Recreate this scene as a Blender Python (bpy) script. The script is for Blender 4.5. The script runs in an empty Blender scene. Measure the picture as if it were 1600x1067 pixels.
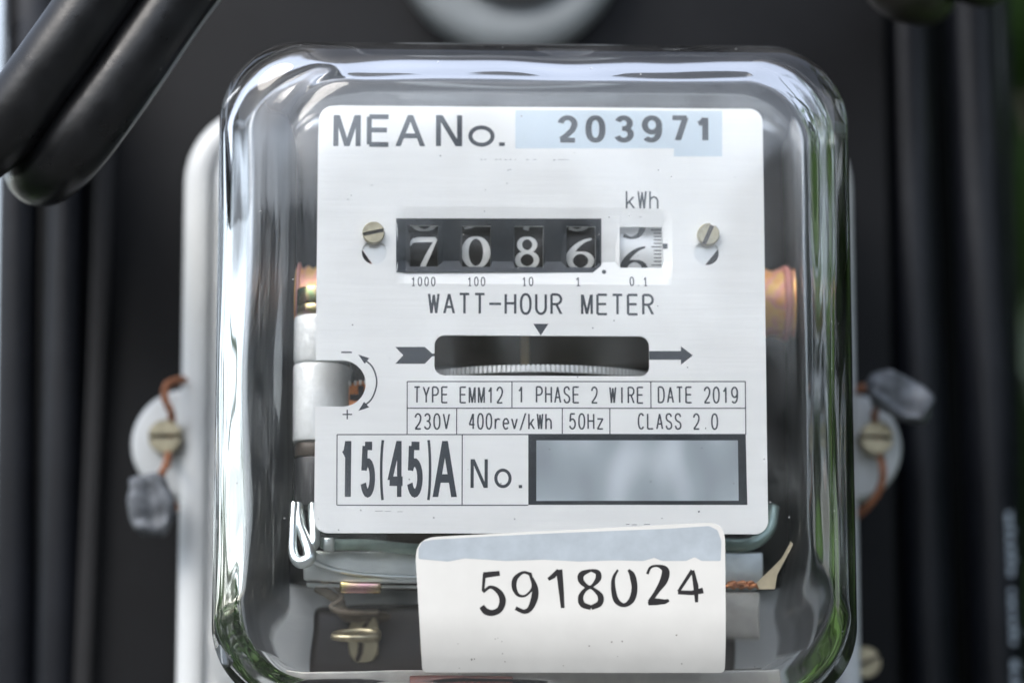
import bpy, bmesh, math, random
import numpy as np
from mathutils import Vector, Matrix, noise
from mathutils.geometry import delaunay_2d_cdt

MM = 0.001                      # everything below is written in millimetres; x right, y away from the camera, z up
scene = bpy.context.scene
random.seed(7)
rng = np.random.default_rng(7)

# ------------------------------------------------------------------ camera
CAM_POS = (-24.0, -540.0, -86.0)
CAM_AIM = (-5.6, 0.0, -3.9)
cam_data = bpy.data.cameras.new('camera')
cam_data.lens = 100.0
cam_data.sensor_width = 36.0
cam_data.clip_start = 0.02
cam_data.clip_end = 500.0
cam = bpy.data.objects.new('camera', cam_data)
scene.collection.objects.link(cam)
cam.location = Vector(CAM_POS) * MM
aim = (Vector(CAM_AIM) - Vector(CAM_POS))
cam.rotation_euler = aim.to_track_quat('-Z', 'Y').to_euler()
scene.camera = cam
cam_data.dof.use_dof = True
cam_data.dof.focus_distance = 0.538
cam_data.dof.aperture_fstop = 6.3
cam_data.dof.aperture_blades = 9

# ------------------------------------------------------------------ world, sun, exposure
SUN_EL, SUN_AZ = math.radians(44), math.radians(220)
world = bpy.data.worlds.new('World')
scene.world = world
world.use_nodes = True
wn = world.node_tree.nodes
sky = wn.new('ShaderNodeTexSky')
sky.sky_type = 'NISHITA'
sky.sun_disc = False
sky.sun_elevation = SUN_EL
sky.sun_rotation = SUN_AZ
sky.air_density = 1.0
sky.dust_density = 1.2
sky.ozone_density = 1.0
grey_sky = wn.new('ShaderNodeHueSaturation')          # thin cloud: the whole sky is paler than clear blue
grey_sky.inputs['Saturation'].default_value = 0.5
world.node_tree.links.new(sky.outputs['Color'], grey_sky.inputs['Color'])
world.node_tree.links.new(grey_sky.outputs['Color'], wn['Background'].inputs['Color'])
wn['Background'].inputs['Strength'].default_value = 0.15
sun_data = bpy.data.lights.new('sun', 'SUN')
sun_data.energy = 1.2
sun_data.angle = math.radians(34)
sun_data.color = (1.0, 0.955, 0.90)
sun = bpy.data.objects.new('sun', sun_data)
scene.collection.objects.link(sun)
sun_dir = Vector((math.cos(SUN_EL) * math.sin(SUN_AZ), math.cos(SUN_EL) * math.cos(SUN_AZ), math.sin(SUN_EL)))
sun.rotation_euler = sun_dir.to_track_quat('Z', 'Y').to_euler()
sun.location = sun_dir * 5
vs = scene.view_settings
vs.view_transform = 'Standard'
vs.look = 'None'
vs.exposure = 1.43
vs.gamma = 1.0
vs.use_curve_mapping = False
scene.cycles.max_bounces = 20
scene.cycles.transmission_bounces = 18
scene.cycles.glossy_bounces = 8
scene.cycles.diffuse_bounces = 4
scene.cycles.sample_clamp_indirect = 12.0
scene.cycles.use_denoising = True
scene.cycles.blur_glossy = 0.3


# ------------------------------------------------------------------ materials
def nodes_of(m):
    return m.node_tree.nodes, m.node_tree.links


def material(name, col, rough=0.5, metal=0.0, spec=0.5, var=0.0, var_scale=200.0, bump=0.0, bump_scale=900.0,
             stretch=(1, 1, 1), coat=0.0, rough_var=0.0, detail=4.0):
    """Principled surface; var = brightness variation by noise, bump = fine relief, stretch squeezes the noise for brushed grain."""
    m = bpy.data.materials.new(name)
    m.use_nodes = True
    n, l = nodes_of(m)
    b = n['Principled BSDF']
    b.inputs['Base Color'].default_value = (*col, 1)
    b.inputs['Roughness'].default_value = rough
    b.inputs['Metallic'].default_value = metal
    b.inputs['Specular IOR Level'].default_value = spec
    b.inputs['Coat Weight'].default_value = coat
    b.inputs['Coat Roughness'].default_value = 0.08
    if var or bump or rough_var:
        tc = n.new('ShaderNodeTexCoord')
        mp = n.new('ShaderNodeMapping')
        mp.inputs['Scale'].default_value = stretch
        l.new(tc.outputs['Object'], mp.inputs['Vector'])
    if var or rough_var:
        nz = n.new('ShaderNodeTexNoise')
        nz.inputs['Scale'].default_value = var_scale
        nz.inputs['Detail'].default_value = detail
        nz.inputs['Roughness'].default_value = 0.6
        l.new(mp.outputs['Vector'], nz.inputs['Vector'])
    if var:
        cr = n.new('ShaderNodeMapRange')
        cr.inputs['From Min'].default_value = 0.3
        cr.inputs['From Max'].default_value = 0.7
        cr.inputs['To Min'].default_value = 1 - var
        cr.inputs['To Max'].default_value = 1 + var * 0.5
        l.new(nz.outputs['Fac'], cr.inputs['Value'])
        mx = n.new('ShaderNodeVectorMath')
        mx.operation = 'SCALE'
        mx.inputs[0].default_value = col
        l.new(cr.outputs['Result'], mx.inputs['Scale'])
        l.new(mx.outputs['Vector'], b.inputs['Base Color'])
    if rough_var:
        rr_ = n.new('ShaderNodeMapRange')
        rr_.inputs['From Min'].default_value = 0.3
        rr_.inputs['From Max'].default_value = 0.7
        rr_.inputs['To Min'].default_value = max(0.02, rough - rough_var)
        rr_.inputs['To Max'].default_value = min(1, rough + rough_var)
        l.new(nz.outputs['Fac'], rr_.inputs['Value'])
        l.new(rr_.outputs['Result'], b.inputs['Roughness'])
    if bump:
        nb = n.new('ShaderNodeTexNoise')
        nb.inputs['Scale'].default_value = bump_scale
        nb.inputs['Detail'].default_value = 3
        l.new(mp.outputs['Vector'], nb.inputs['Vector'])
        bp = n.new('ShaderNodeBump')
        bp.inputs['Strength'].default_value = bump
        bp.inputs['Distance'].default_value = 0.0003
        l.new(nb.outputs['Fac'], bp.inputs['Height'])
        l.new(bp.outputs['Normal'], b.inputs['Normal'])
    return m


def iridescent(name, cols, rough=0.25, scale=120.0):
    """Yellow-passivated zinc: colour wanders between green, gold and pink over the plating."""
    m = material(name, cols[0], rough, 1.0)
    n, l = nodes_of(m)
    tc = n.new('ShaderNodeTexCoord')
    nz = n.new('ShaderNodeTexNoise')
    nz.inputs['Scale'].default_value = scale
    l.new(tc.outputs['Object'], nz.inputs['Vector'])
    cr = n.new('ShaderNodeValToRGB')
    e = cr.color_ramp.elements
    e[0].position, e[0].color = 0.35, (*cols[0], 1)
    e[1].position, e[1].color = 0.65, (*cols[-1], 1)
    for k, c in enumerate(cols[1:-1]):
        x = e.new(0.35 + 0.3 * (k + 1) / (len(cols) - 1))
        x.color = (*c, 1)
    l.new(nz.outputs['Fac'], cr.inputs['Fac'])
    l.new(cr.outputs['Color'], n['Principled BSDF'].inputs['Base Color'])
    return m


def glass_material():
    m = bpy.data.materials.new('moulded_clear_cover')
    m.use_nodes = True
    n, l = nodes_of(m)
    b = n['Principled BSDF']
    b.inputs['Base Color'].default_value = (0.985, 0.993, 0.995, 1)
    b.inputs['Roughness'].default_value = 0.0
    b.inputs['IOR'].default_value = 1.5
    b.inputs['Transmission Weight'].default_value = 1.0
    tc = n.new('ShaderNodeTexCoord')
    # slow waviness of pressed glass
    nz = n.new('ShaderNodeTexNoise')
    nz.inputs['Scale'].default_value = 38.0
    nz.inputs['Detail'].default_value = 1.0
    l.new(tc.outputs['Object'], nz.inputs['Vector'])
    bp = n.new('ShaderNodeBump')
    bp.inputs['Strength'].default_value = 1.0
    bp.inputs['Distance'].default_value = GLASS_WAVE
    l.new(nz.outputs['Fac'], bp.inputs['Height'])
    l.new(bp.outputs['Normal'], b.inputs['Normal'])
    # dust specks and faint film stuck to the outside
    vo = n.new('ShaderNodeTexVoronoi')
    vo.inputs['Scale'].default_value = 480.0
    l.new(tc.outputs['Object'], vo.inputs['Vector'])
    sp = n.new('ShaderNodeMapRange')
    sp.inputs['From Min'].default_value = 0.10
    sp.inputs['From Max'].default_value = 0.04
    l.new(vo.outputs['Distance'], sp.inputs['Value'])
    wn_ = n.new('ShaderNodeTexWhiteNoise')
    l.new(vo.outputs['Position'], wn_.inputs['Vector'])
    pick = n.new('ShaderNodeMath')
    pick.operation = 'GREATER_THAN'
    pick.inputs[1].default_value = 0.93
    l.new(wn_.outputs['Value'], pick.inputs[0])
    mul = n.new('ShaderNodeMath')
    mul.operation = 'MULTIPLY'
    l.new(sp.outputs['Result'], mul.inputs[0])
    l.new(pick.outputs['Value'], mul.inputs[1])
    nf = n.new('ShaderNodeTexNoise')
    nf.inputs['Scale'].default_value = 90.0
    nf.inputs['Detail'].default_value = 6.0
    l.new(tc.outputs['Object'], nf.inputs['Vector'])
    fm = n.new('ShaderNodeMapRange')
    fm.inputs['From Min'].default_value = 0.4
    fm.inputs['From Max'].default_value = 0.8
    fm.inputs['To Min'].default_value = 0.0
    fm.inputs['To Max'].default_value = 0.02
    l.new(nf.outputs['Fac'], fm.inputs['Value'])
    mx = n.new('ShaderNodeMath')
    mx.operation = 'MULTIPLY_ADD'
    mx.inputs[1].default_value = 0.45
    l.new(mul.outputs['Value'], mx.inputs[0])
    l.new(fm.outputs['Result'], mx.inputs[2])
    df = n.new('ShaderNodeBsdfDiffuse')
    df.inputs['Color'].default_value = (0.75, 0.76, 0.76, 1)
    ms = n.new('ShaderNodeMixShader')
    l.new(mx.outputs['Value'], ms.inputs['Fac'])
    l.new(b.outputs['BSDF'], ms.inputs[1])
    l.new(df.outputs['BSDF'], ms.inputs[2])
    l.new(ms.outputs['Shader'], n['Material Output'].inputs['Surface'])
    return m


GLASS_WAVE = 0.00025
M = {}
M['glass'] = glass_material()
M['plate'] = material('brushed_pale_plate', (0.88, 0.882, 0.868), 0.45, 0.0, var=0.03, var_scale=700, bump=0.12, bump_scale=1500,
                      stretch=(0.05, 1, 1), rough_var=0.06)
M['ink'] = material('slate_printing_ink', (0.048, 0.056, 0.068), 0.42, var=0.12, var_scale=1500)
M['mask'] = material('black_register_paint', (0.028, 0.033, 0.040), 0.35, var=0.35, var_scale=260)
M['pale_blue'] = material('pale_blue_print', (0.60, 0.69, 0.76), 0.45, var=0.06, var_scale=60)
M['grey_blue'] = material('grey_blue_print', (0.37, 0.43, 0.48), 0.45)
M['drum_black'] = material('black_number_drum', (0.020, 0.018, 0.017), 0.36, spec=0.3, var=0.2, var_scale=500)
M['drum_white'] = material('off_white_numeral', (0.70, 0.70, 0.68), 0.4, var=0.12, var_scale=900)
M['drum_silver'] = material('silver_number_drum', (0.80, 0.80, 0.79), 0.38, 0.2, var=0.06, var_scale=600, stretch=(.1, 1, 1))
M['drum_ink'] = material('brown_black_numeral', (0.014, 0.012, 0.012), 0.5, spec=0.15)
M['nickel'] = material('tarnished_nickel', (0.44, 0.39, 0.27), 0.4, 0.8, var=0.3, var_scale=420, bump=0.3, rough_var=0.1)
M['tab'] = material('bright_steel_tab', (0.80, 0.80, 0.79), 0.3, 0.6, var=0.08, var_scale=500, stretch=(.1, 1, 1))
M['aluminium'] = material('milled_aluminium', (0.92, 0.92, 0.91), 0.4, 0.25)
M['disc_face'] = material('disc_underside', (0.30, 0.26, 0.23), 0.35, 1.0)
M['frame'] = material('dark_cast_frame', (0.035, 0.036, 0.040), 0.5, var=0.3, var_scale=120, bump=0.2)
M['brown'] = material('brown_core', (0.085, 0.066, 0.052), 0.5, var=0.3, var_scale=90)
M['tan'] = material('tan_reflection', (0.42, 0.33, 0.20), 0.4, 0.4)
M['magnet'] = material('white_coated_magnet', (0.80, 0.82, 0.82), 0.42, 0.0, var=0.06, var_scale=500, bump=0.9, bump_scale=420)
M['zinc'] = iridescent('iridescent_zinc', [(0.30, 0.34, 0.10), (0.12, 0.34, 0.16), (0.45, 0.38, 0.18), (0.55, 0.33, 0.28)])
M['zinc_pink'] = iridescent('pink_gold_zinc', [(0.62, 0.42, 0.36), (0.55, 0.48, 0.20), (0.70, 0.40, 0.40)])
M['copper'] = material('enamelled_copper', (0.72, 0.30, 0.14), 0.3, 0.8, var=0.25, var_scale=300)
M['coil'] = iridescent('varnished_winding', [(0.80, 0.34, 0.16), (0.85, 0.55, 0.20), (0.78, 0.36, 0.30), (0.86, 0.44, 0.18)], 0.42, 210)
M['coil'].node_tree.nodes['Principled BSDF'].inputs['Metallic'].default_value = 0.25
M['red_tape'] = material('red_insulating_tape', (0.66, 0.30, 0.26), 0.5, var=0.2, var_scale=120)
M['tin'] = material('tinned_wire', (0.80, 0.86, 0.86), 0.3, 0.85, var=0.06, var_scale=200)
M['green_wire'] = material('grey_green_sleeve', (0.34, 0.45, 0.41), 0.3, 0.4, var=0.3, var_scale=200)
M['steel'] = material('galvanised_strip', (0.62, 0.66, 0.66), 0.42, 0.6, var=0.18, var_scale=160, bump=0.2)
M['dark_steel'] = material('grey_side_steel', (0.34, 0.36, 0.38), 0.38, 0.6, var=0.25, var_scale=120, stretch=(1, 1, .15))
M['cloth'] = material('brown_cloth_lead', (0.20, 0.165, 0.125), 0.7, var=0.3, var_scale=300)
M['bakelite'] = material('brown_bakelite', (0.045, 0.036, 0.033), 0.35, var=0.3, var_scale=80)
M['paper'] = material('aged_paper_tag', (0.62, 0.53, 0.36), 0.7, var=0.15, var_scale=300)
M['pale_block'] = material('pale_grey_terminal', (0.42, 0.41, 0.38), 0.45, var=0.25, var_scale=160)
M['dull_red'] = material('dull_red_strip', (0.22, 0.06, 0.045), 0.5, var=0.3, var_scale=150)
M['base'] = material('light_grey_base_paint', (0.54, 0.56, 0.565), 0.4, var=0.06, var_scale=60, bump=0.15, bump_scale=700)
M['label'] = material('white_plastic_label', (0.60, 0.592, 0.56), 0.28, var=0.05, var_scale=90, bump=0.12, bump_scale=160)
M['label_band'] = material('blue_grey_label_band', (0.36, 0.40, 0.43), 0.3, var=0.12, var_scale=230)
M['stamp'] = material('black_stamping_ink', (0.012, 0.010, 0.010), 0.35)
M['rubber'] = material('black_cable_jacket', (0.007, 0.0072, 0.008), 0.33, spec=0.36, var=0.3, var_scale=140, bump=0.25, bump_scale=350, rough_var=0.08)
M['rubber_brown'] = material('brown_black_cable_jacket', (0.020, 0.016, 0.013), 0.45, var=0.3, var_scale=140, bump=0.25, bump_scale=350)
M['jacket_back'] = material('weathered_cable_jacket', (0.006, 0.007, 0.010), 0.34, spec=0.26, var=0.25, var_scale=60, bump=0.2, bump_scale=200)
M['rim_light'] = material('painted_rim_light', (0.24, 0.25, 0.24), 0.5)  # colour of the light painted along the cable edge
M['print_pale'] = material('pale_jacket_print', (0.30, 0.36, 0.42), 0.5)
M['board'] = material('charcoal_board', (0.0065, 0.0068, 0.0078), 0.5, spec=0.14, var=0.35, var_scale=25, bump=0.15, bump_scale=160)
M['board_back'] = material('black_backing', (0.008, 0.009, 0.010), 0.6, spec=0.2, var=0.2, var_scale=20)
M['trim'] = material('dark_trim', (0.016, 0.016, 0.017), 0.5, spec=0.2, var=0.2, var_scale=30)
M['lead'] = material('weathered_lead', (0.15, 0.162, 0.18), 0.55, 0.3, var=0.6, var_scale=330, bump=0.8, bump_scale=260)
M['porcelain'] = material('pale_grey_fitting', (0.15, 0.165, 0.17), 0.45, var=0.12, var_scale=50)
M['dark_hole'] = material('dark_recess', (0.02, 0.02, 0.022), 0.6)
M['leaf'] = material('leaf_green', (0.05, 0.105, 0.02), 0.45, var=0.5, var_scale=30)
M['leaf_dark'] = material('dark_tree_leaf', (0.030, 0.048, 0.020), 0.6, var=0.4, var_scale=2)
M['twig'] = material('twig_bark', (0.10, 0.075, 0.05), 0.8)
M['ground'] = material('dry_ground', (0.14, 0.14, 0.13), 0.9, var=0.3, var_scale=2)


# ------------------------------------------------------------------ object helpers
def link(o):
    scene.collection.objects.link(o)
    return o


def empty(name, loc, label, cat, group=None):
    o = link(bpy.data.objects.new(name, None))
    o.empty_display_size = 0.01
    o.location = Vector(loc) * MM
    tag(o, label, cat, group)
    return o


def tag(o, label, cat, group=None, kind=None):
    if label:
        o['label'] = label
    if cat:
        o['category'] = cat
    if group:
        o['group'] = group
    if kind:
        o['kind'] = kind
    return o


def world_loc(o):
    v = Vector((0, 0, 0))
    while o is not None:
        v += o.location
        o = o.parent
    return v


def mesh(name, verts, faces, mat, parent=None, smooth=False, angle=None, kind=None, label=None):
    """verts in mm, world coordinates; the object's origin is put at the middle of its box."""
    a = np.asarray(verts, float).reshape(-1, 3)
    c = (a.min(0) + a.max(0)) / 2
    me = bpy.data.meshes.new(name)
    me.from_pydata(((a - c) * MM).tolist(), [], faces)
    me.materials.append(mat)
    if smooth:
        me.shade_smooth()
        if angle is not None:
            me.set_sharp_from_angle(angle=math.radians(angle))
    me.update()
    o = link(bpy.data.objects.new(name, me))
    w = Vector(c) * MM
    if parent is not None:
        o.parent = parent
        o.location = w - world_loc(parent)
    else:
        o.location = w
    if kind:
        o['kind'] = kind
    if label:
        o['label'] = label
    return o


class Soup:
    """Collects pieces of one part."""
    def __init__(self):
        self.v, self.f = [], []

    def add(self, v, f):
        k = len(self.v)
        self.v += [tuple(p) for p in v]
        self.f += [tuple(i + k for i in q) for q in f]
        return self

    def build(self, name, mat, parent=None, **kw):
        return mesh(name, self.v, self.f, mat, parent, **kw)


def box(x0, x1, y0, y1, z0, z1, bev=0.0):
    bm = bmesh.new()
    bmesh.ops.create_cube(bm, size=1)
    for v in bm.verts:
        v.co = Vector(((x0 + x1) / 2 + v.co.x * (x1 - x0), (y0 + y1) / 2 + v.co.y * (y1 - y0), (z0 + z1) / 2 + v.co.z * (z1 - z0)))
    if bev:
        bmesh.ops.bevel(bm, geom=bm.edges[:], offset=bev, segments=3, profile=0.5, affect='EDGES')
    return take(bm)


def take(bm):
    bm.verts.index_update()
    v = [tuple(x.co) for x in bm.verts]
    f = [tuple(q.index for q in x.verts) for x in bm.faces]
    bm.free()
    return v, f


def catmull(pts, n=8, closed=False):
    P = [np.asarray(p, float) for p in pts]
    out = []
    m = len(P)
    segs = m if closed else m - 1
    for i in range(segs):
        if closed:
            a, b, c, d = P[(i - 1) % m], P[i], P[(i + 1) % m], P[(i + 2) % m]
        else:
            b, c = P[i], P[i + 1]
            a = P[i - 1] if i > 0 else 2 * b - c
            d = P[i + 2] if i + 2 < m else 2 * c - b
        for k in range(n):
            t = k / n
            out.append(0.5 * ((2 * b) + (-a + c) * t + (2 * a - 5 * b + 4 * c - d) * t * t + (-a + 3 * b - 3 * c + d) * t ** 3))
    if not closed:
        out.append(P[-1])
    return out


def tube(path, r, seg=14, caps=True, closed=False):
    """Sweep a circle (r may be a list) along a polyline."""
    P = [np.asarray(p, float) for p in path]
    n = len(P)
    R = [r] * n if np.isscalar(r) else list(r)
    V, F = [], []
    nrm = None
    for i in range(n):
        if closed:
            t = P[(i + 1) % n] - P[i - 1]
        else:
            t = P[min(i + 1, n - 1)] - P[max(i - 1, 0)]
        t = t / (np.linalg.norm(t) + 1e-12)
        if nrm is None:
            ref = np.array([0, 0, 1.0]) if abs(t[2]) < 0.9 else np.array([1.0, 0, 0])
            nrm = np.cross(t, ref)
        nrm = nrm - t * (nrm @ t)
        nrm /= np.linalg.norm(nrm) + 1e-12
        bn = np.cross(t, nrm)
        for k in range(seg):
            a = 2 * math.pi * k / seg
            V.append(P[i] + R[i] * (math.cos(a) * nrm + math.sin(a) * bn))
    for i in range(n if closed else n - 1):
        j = (i + 1) % n
        for k in range(seg):
            k2 = (k + 1) % seg
            F.append((i * seg + k, i * seg + k2, j * seg + k2, j * seg + k))
    if caps and not closed:
        F.append(tuple(range(seg))[::-1])
        F.append(tuple((n - 1) * seg + k for k in range(seg)))
    return V, F


def lathe(profile, centre, axis='y', seg=48):
    """profile: (radius, height) pairs turned about an axis through centre."""
    V, F = [], []
    for (r, h) in profile:
        for k in range(seg):
            a = 2 * math.pi * k / seg
            c, s = r * math.cos(a), r * math.sin(a)
            if axis == 'y':
                V.append((centre[0] + c, centre[1] + h, centre[2] + s))
            elif axis == 'x':
                V.append((centre[0] + h, centre[1] + c, centre[2] + s))
            else:
                V.append((centre[0] + c, centre[1] + s, centre[2] + h))
    n = len(profile)
    for i in range(n - 1):
        for k in range(seg):
            k2 = (k + 1) % seg
            F.append((i * seg + k, i * seg + k2, (i + 1) * seg + k2, (i + 1) * seg + k))
    F.append(tuple(range(seg))[::-1])
    F.append(tuple((n - 1) * seg + k for k in range(seg)))
    return V, F


def fix_normals(o):
    bm = bmesh.new()
    bm.from_mesh(o.data)
    bmesh.ops.recalc_face_normals(bm, faces=bm.faces[:])
    bm.to_mesh(o.data)
    bm.free()
    return o


def rrect(x0, x1, z0, z1, r, n=8):
    out = []
    for cx, cz, a0 in ((x1 - r, z0 + r, -90), (x1 - r, z1 - r, 0), (x0 + r, z1 - r, 90), (x0 + r, z0 + r, 180)):
        for k in range(n + 1):
            a = math.radians(a0 + 90 * k / n)
            out.append((cx + r * math.cos(a), cz + r * math.sin(a)))
    return out


def circle(cx, cz, r, n=32):
    return [(cx + r * math.cos(2 * math.pi * k / n), cz + r * math.sin(2 * math.pi * k / n)) for k in range(n)]


def inside(px, pz, poly):
    poly = np.asarray(poly)
    res = np.zeros(len(px), bool)
    j = len(poly) - 1
    for i in range(len(poly)):
        xi, zi = poly[i]
        xj, zj = poly[j]
        c = ((zi > pz) != (zj > pz)) & (px < (xj - xi) * (pz - zi) / (zj - zi + 1e-15) + xi)
        res ^= c
        j = i
    return res


def sheet(outline, holes=(), fn=None, extra=(), thick=0.0, lift=0.0):
    """A sheet cut to an outline with holes; fn(x, s, h) maps a point of the sheet and its height to (x, y, z)."""
    if fn is None:
        fn = plate_point
    pts, edges = [], []
    for loop in [outline, *holes]:
        k = len(pts)
        pts += [Vector(p) for p in loop]
        edges += [(k + i, k + (i + 1) % len(loop)) for i in range(len(loop))]
    if len(extra):
        ex = np.asarray(extra, float)
        keep = inside(ex[:, 0], ex[:, 1], outline)
        for h in holes:
            keep &= ~inside(ex[:, 0], ex[:, 1], h)
        pts += [Vector(p) for p in ex[keep]]
    vv, ee, ff = delaunay_2d_cdt(pts, edges, [], 0, 1e-5)[:3]
    vv = np.array([tuple(v) for v in vv])
    tri = np.array([f for f in ff if len(f) == 3])
    c = vv[tri].mean(1)
    keep = inside(c[:, 0], c[:, 1], outline)
    for h in holes:
        keep &= ~inside(c[:, 0], c[:, 1], h)
    tri = tri[keep]
    a, b, d = vv[tri[:, 0]], vv[tri[:, 1]], vv[tri[:, 2]]
    area = (b[:, 0] - a[:, 0]) * (d[:, 1] - a[:, 1]) - (b[:, 1] - a[:, 1]) * (d[:, 0] - a[:, 0])
    tri[area < 0] = tri[area < 0][:, ::-1]
    V = [fn(x, s, lift + thick) for x, s in vv]
    F = [tuple(int(i) for i in t) for t in tri]
    if thick:
        n = len(V)
        V += [fn(x, s, lift) for x, s in vv]
        cnt = {}
        for t in F:
            for i in range(3):
                e = (t[i], t[(i + 1) % 3])
                cnt[e] = cnt.get(e, 0) + 1
        F = F + [(t[2] + n, t[1] + n, t[0] + n) for t in F]
        for (p, q) in cnt:
            if (q, p) not in cnt:
                F.append((q, p, p + n, q + n))
    return V, F


# ------------------------------------------------------------------ lettering: every character is drawn as strokes
def arc(cx, cy, rx, ry, a0, a1, n=14, p=2.0):
    out = []
    for k in range(n + 1):
        a = math.radians(a0 + (a1 - a0) * k / n)
        c, s = math.cos(a), math.sin(a)
        out.append((cx + rx * math.copysign(abs(c) ** (2 / p), c), cy + ry * math.copysign(abs(s) ** (2 / p), s)))
    return out


def L(*p):
    return list(p)


G = {
    'A': [L((0, 0), (.5, 1)), L((1, 0), (.5, 1)), L((.17, .33), (.83, .33))],
    'C': [arc(.5, .5, .5, .5, 42, 318, 20, 2.3)],
    'D': [L((0, 0), (0, 1)), [(0, 1), (.35, 1)] + arc(.42, .5, .58, .5, 88, -88, 16, 2.4) + [(.35, 0), (0, 0)]],
    'E': [L((0, 0), (0, 1)), L((0, 1), (1, 1)), L((0, .52), (.92, .52)), L((0, 0), (1, 0))],
    'H': [L((0, 0), (0, 1)), L((1, 0), (1, 1)), L((0, .53), (1, .53))],
    'I': [L((.5, 0), (.5, 1))],
    'L': [L((0, 0), (0, 1)), L((0, 0), (1, 0))],
    'M': [L((0, 0), (0, 1)), L((1, 0), (1, 1)), L((.05, 1), (.5, 0)), L((.95, 1), (.5, 0))],
    'N': [L((0, 0), (0, 1)), L((1, 0), (1, 1)), L((.05, 1), (.95, 0))],
    'O': [arc(.5, .5, .5, .5, 0, 360, 32, 2.3)],
    'P': [L((0, 0), (0, 1)), [(0, 1), (.45, 1)] + arc(.5, .74, .5, .26, 88, -88, 12) + [(.45, .48), (0, .48)]],
    'R': [L((0, 0), (0, 1)), [(0, 1), (.45, 1)] + arc(.5, .75, .5, .25, 88, -88, 12) + [(.45, .5), (0, .5)], L((.5, .5), (1, 0))],
    'S': [catmull([(.95, .8), (.8, .95), (.5, 1), (.15, .93), (.04, .75), (.2, .58), (.5, .5), (.85, .4), (.98, .22), (.85, .06), (.5, 0), (.18, .05), (.02, .22)], 4)],
    'T': [L((0, 1), (1, 1)), L((.5, 0), (.5, 1))],
    'U': [[(0, 1), (0, .35)] + arc(.5, .32, .5, .32, 180, 360, 14) + [(1, .35), (1, 1)]],
    'V': [L((0, 1), (.5, 0)), L((1, 1), (.5, 0))],
    'W': [L((0, 1), (.25, 0)), L((.5, .95), (.25, 0)), L((.5, .95), (.75, 0)), L((1, 1), (.75, 0))],
    'Y': [L((0, 1), (.5, .45)), L((1, 1), (.5, .45)), L((.5, .5), (.5, 0))],
    'e': [arc(.5, .34, .5, .34, 0, 315, 20), L((.02, .36), (.98, .36))],
    'h': [L((0, 0), (0, 1)), [(0, .42)] + arc(.5, .4, .5, .27, 160, 0, 10) + [(1, .36), (1, 0)]],
    'k': [L((0, 0), (0, 1)), L((0, .22), (.88, .67)), L((.34, .40), (1, 0))],
    'o': [arc(.5, .34, .5, .34, 0, 360, 28)],
    'r': [L((.1, 0), (.1, .67)), [(.1, .36)] + arc(.66, .36, .54, .30, 165, 55, 8)],
    'v': [L((0, .67), (.5, 0)), L((1, .67), (.5, 0))],
    'z': [L((0, .67), (1, .67)), L((.97, .67), (.03, 0)), L((0, 0), (1, 0))],
    '0': [arc(.5, .5, .5, .5, 0, 360, 32, 2.3)],
    '1': [L((.58, 0), (.58, 1)), catmull([(.12, .74), (.36, .80), (.56, .98)], 4)],
    '2': [arc(.5, .72, .47, .28, 172, -22, 14) + [(.80, .44), (.45, .22), (.06, .03)], L((0, 0), (1, 0))],
    '3': [arc(.48, .755, .44, .245, 160, -88, 14), arc(.48, .265, .50, .265, 92, -160, 14), L((.36, .52), (.52, .52))],
    '4': [L((.74, 0), (.74, 1)), L((.70, 1), (.03, .30)), L((0, .28), (1, .28))],
    '5': [L((.14, 1), (.93, 1)), L((.16, 1), (.07, .48)), arc(.47, .325, .51, .325, 148, -158, 18)],
    '6': [arc(.5, .32, .5, .32, 0, 360, 28), arc(.56, .5, .56, .5, 50, 192, 16, 2.2)],
    '7': [L((-.04, 1), (1.04, 1)), L((.93, 1), (.36, 0))],
    '8': [arc(.5, .755, .43, .245, 0, 360, 26), arc(.5, .265, .5, .265, 0, 360, 26)],
    '9': [arc(.5, .68, .5, .32, 0, 360, 28), arc(.44, .5, .56, .5, 230, 372, 16, 2.2)],
    '/': [L((0, -.06), (1, 1.04))],
    '-': [L((-.12, .5), (1.12, .5))],
    '.': [L((.42, .045), (.58, .045))],
    '(': [arc(1.15, .5, 1.1, .62, 128, 232, 12)],
    ')': [arc(-.15, .5, 1.1, .62, 52, -52, 12)],
    '+': [L((0, .5), (1, .5)), L((.5, 0), (.5, 1))],
    'foot': [L((.2, 0), (.96, 0))],
}


def dense(p, step):
    out = [np.asarray(p[0], float)]
    for a, b in zip(p[:-1], p[1:]):
        a, b = np.asarray(a, float), np.asarray(b, float)
        k = max(1, int(math.ceil(np.linalg.norm((b - a)[:2]) / step)))
        out += [a + (b - a) * i / k for i in range(1, k + 1)]
    return out


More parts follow.
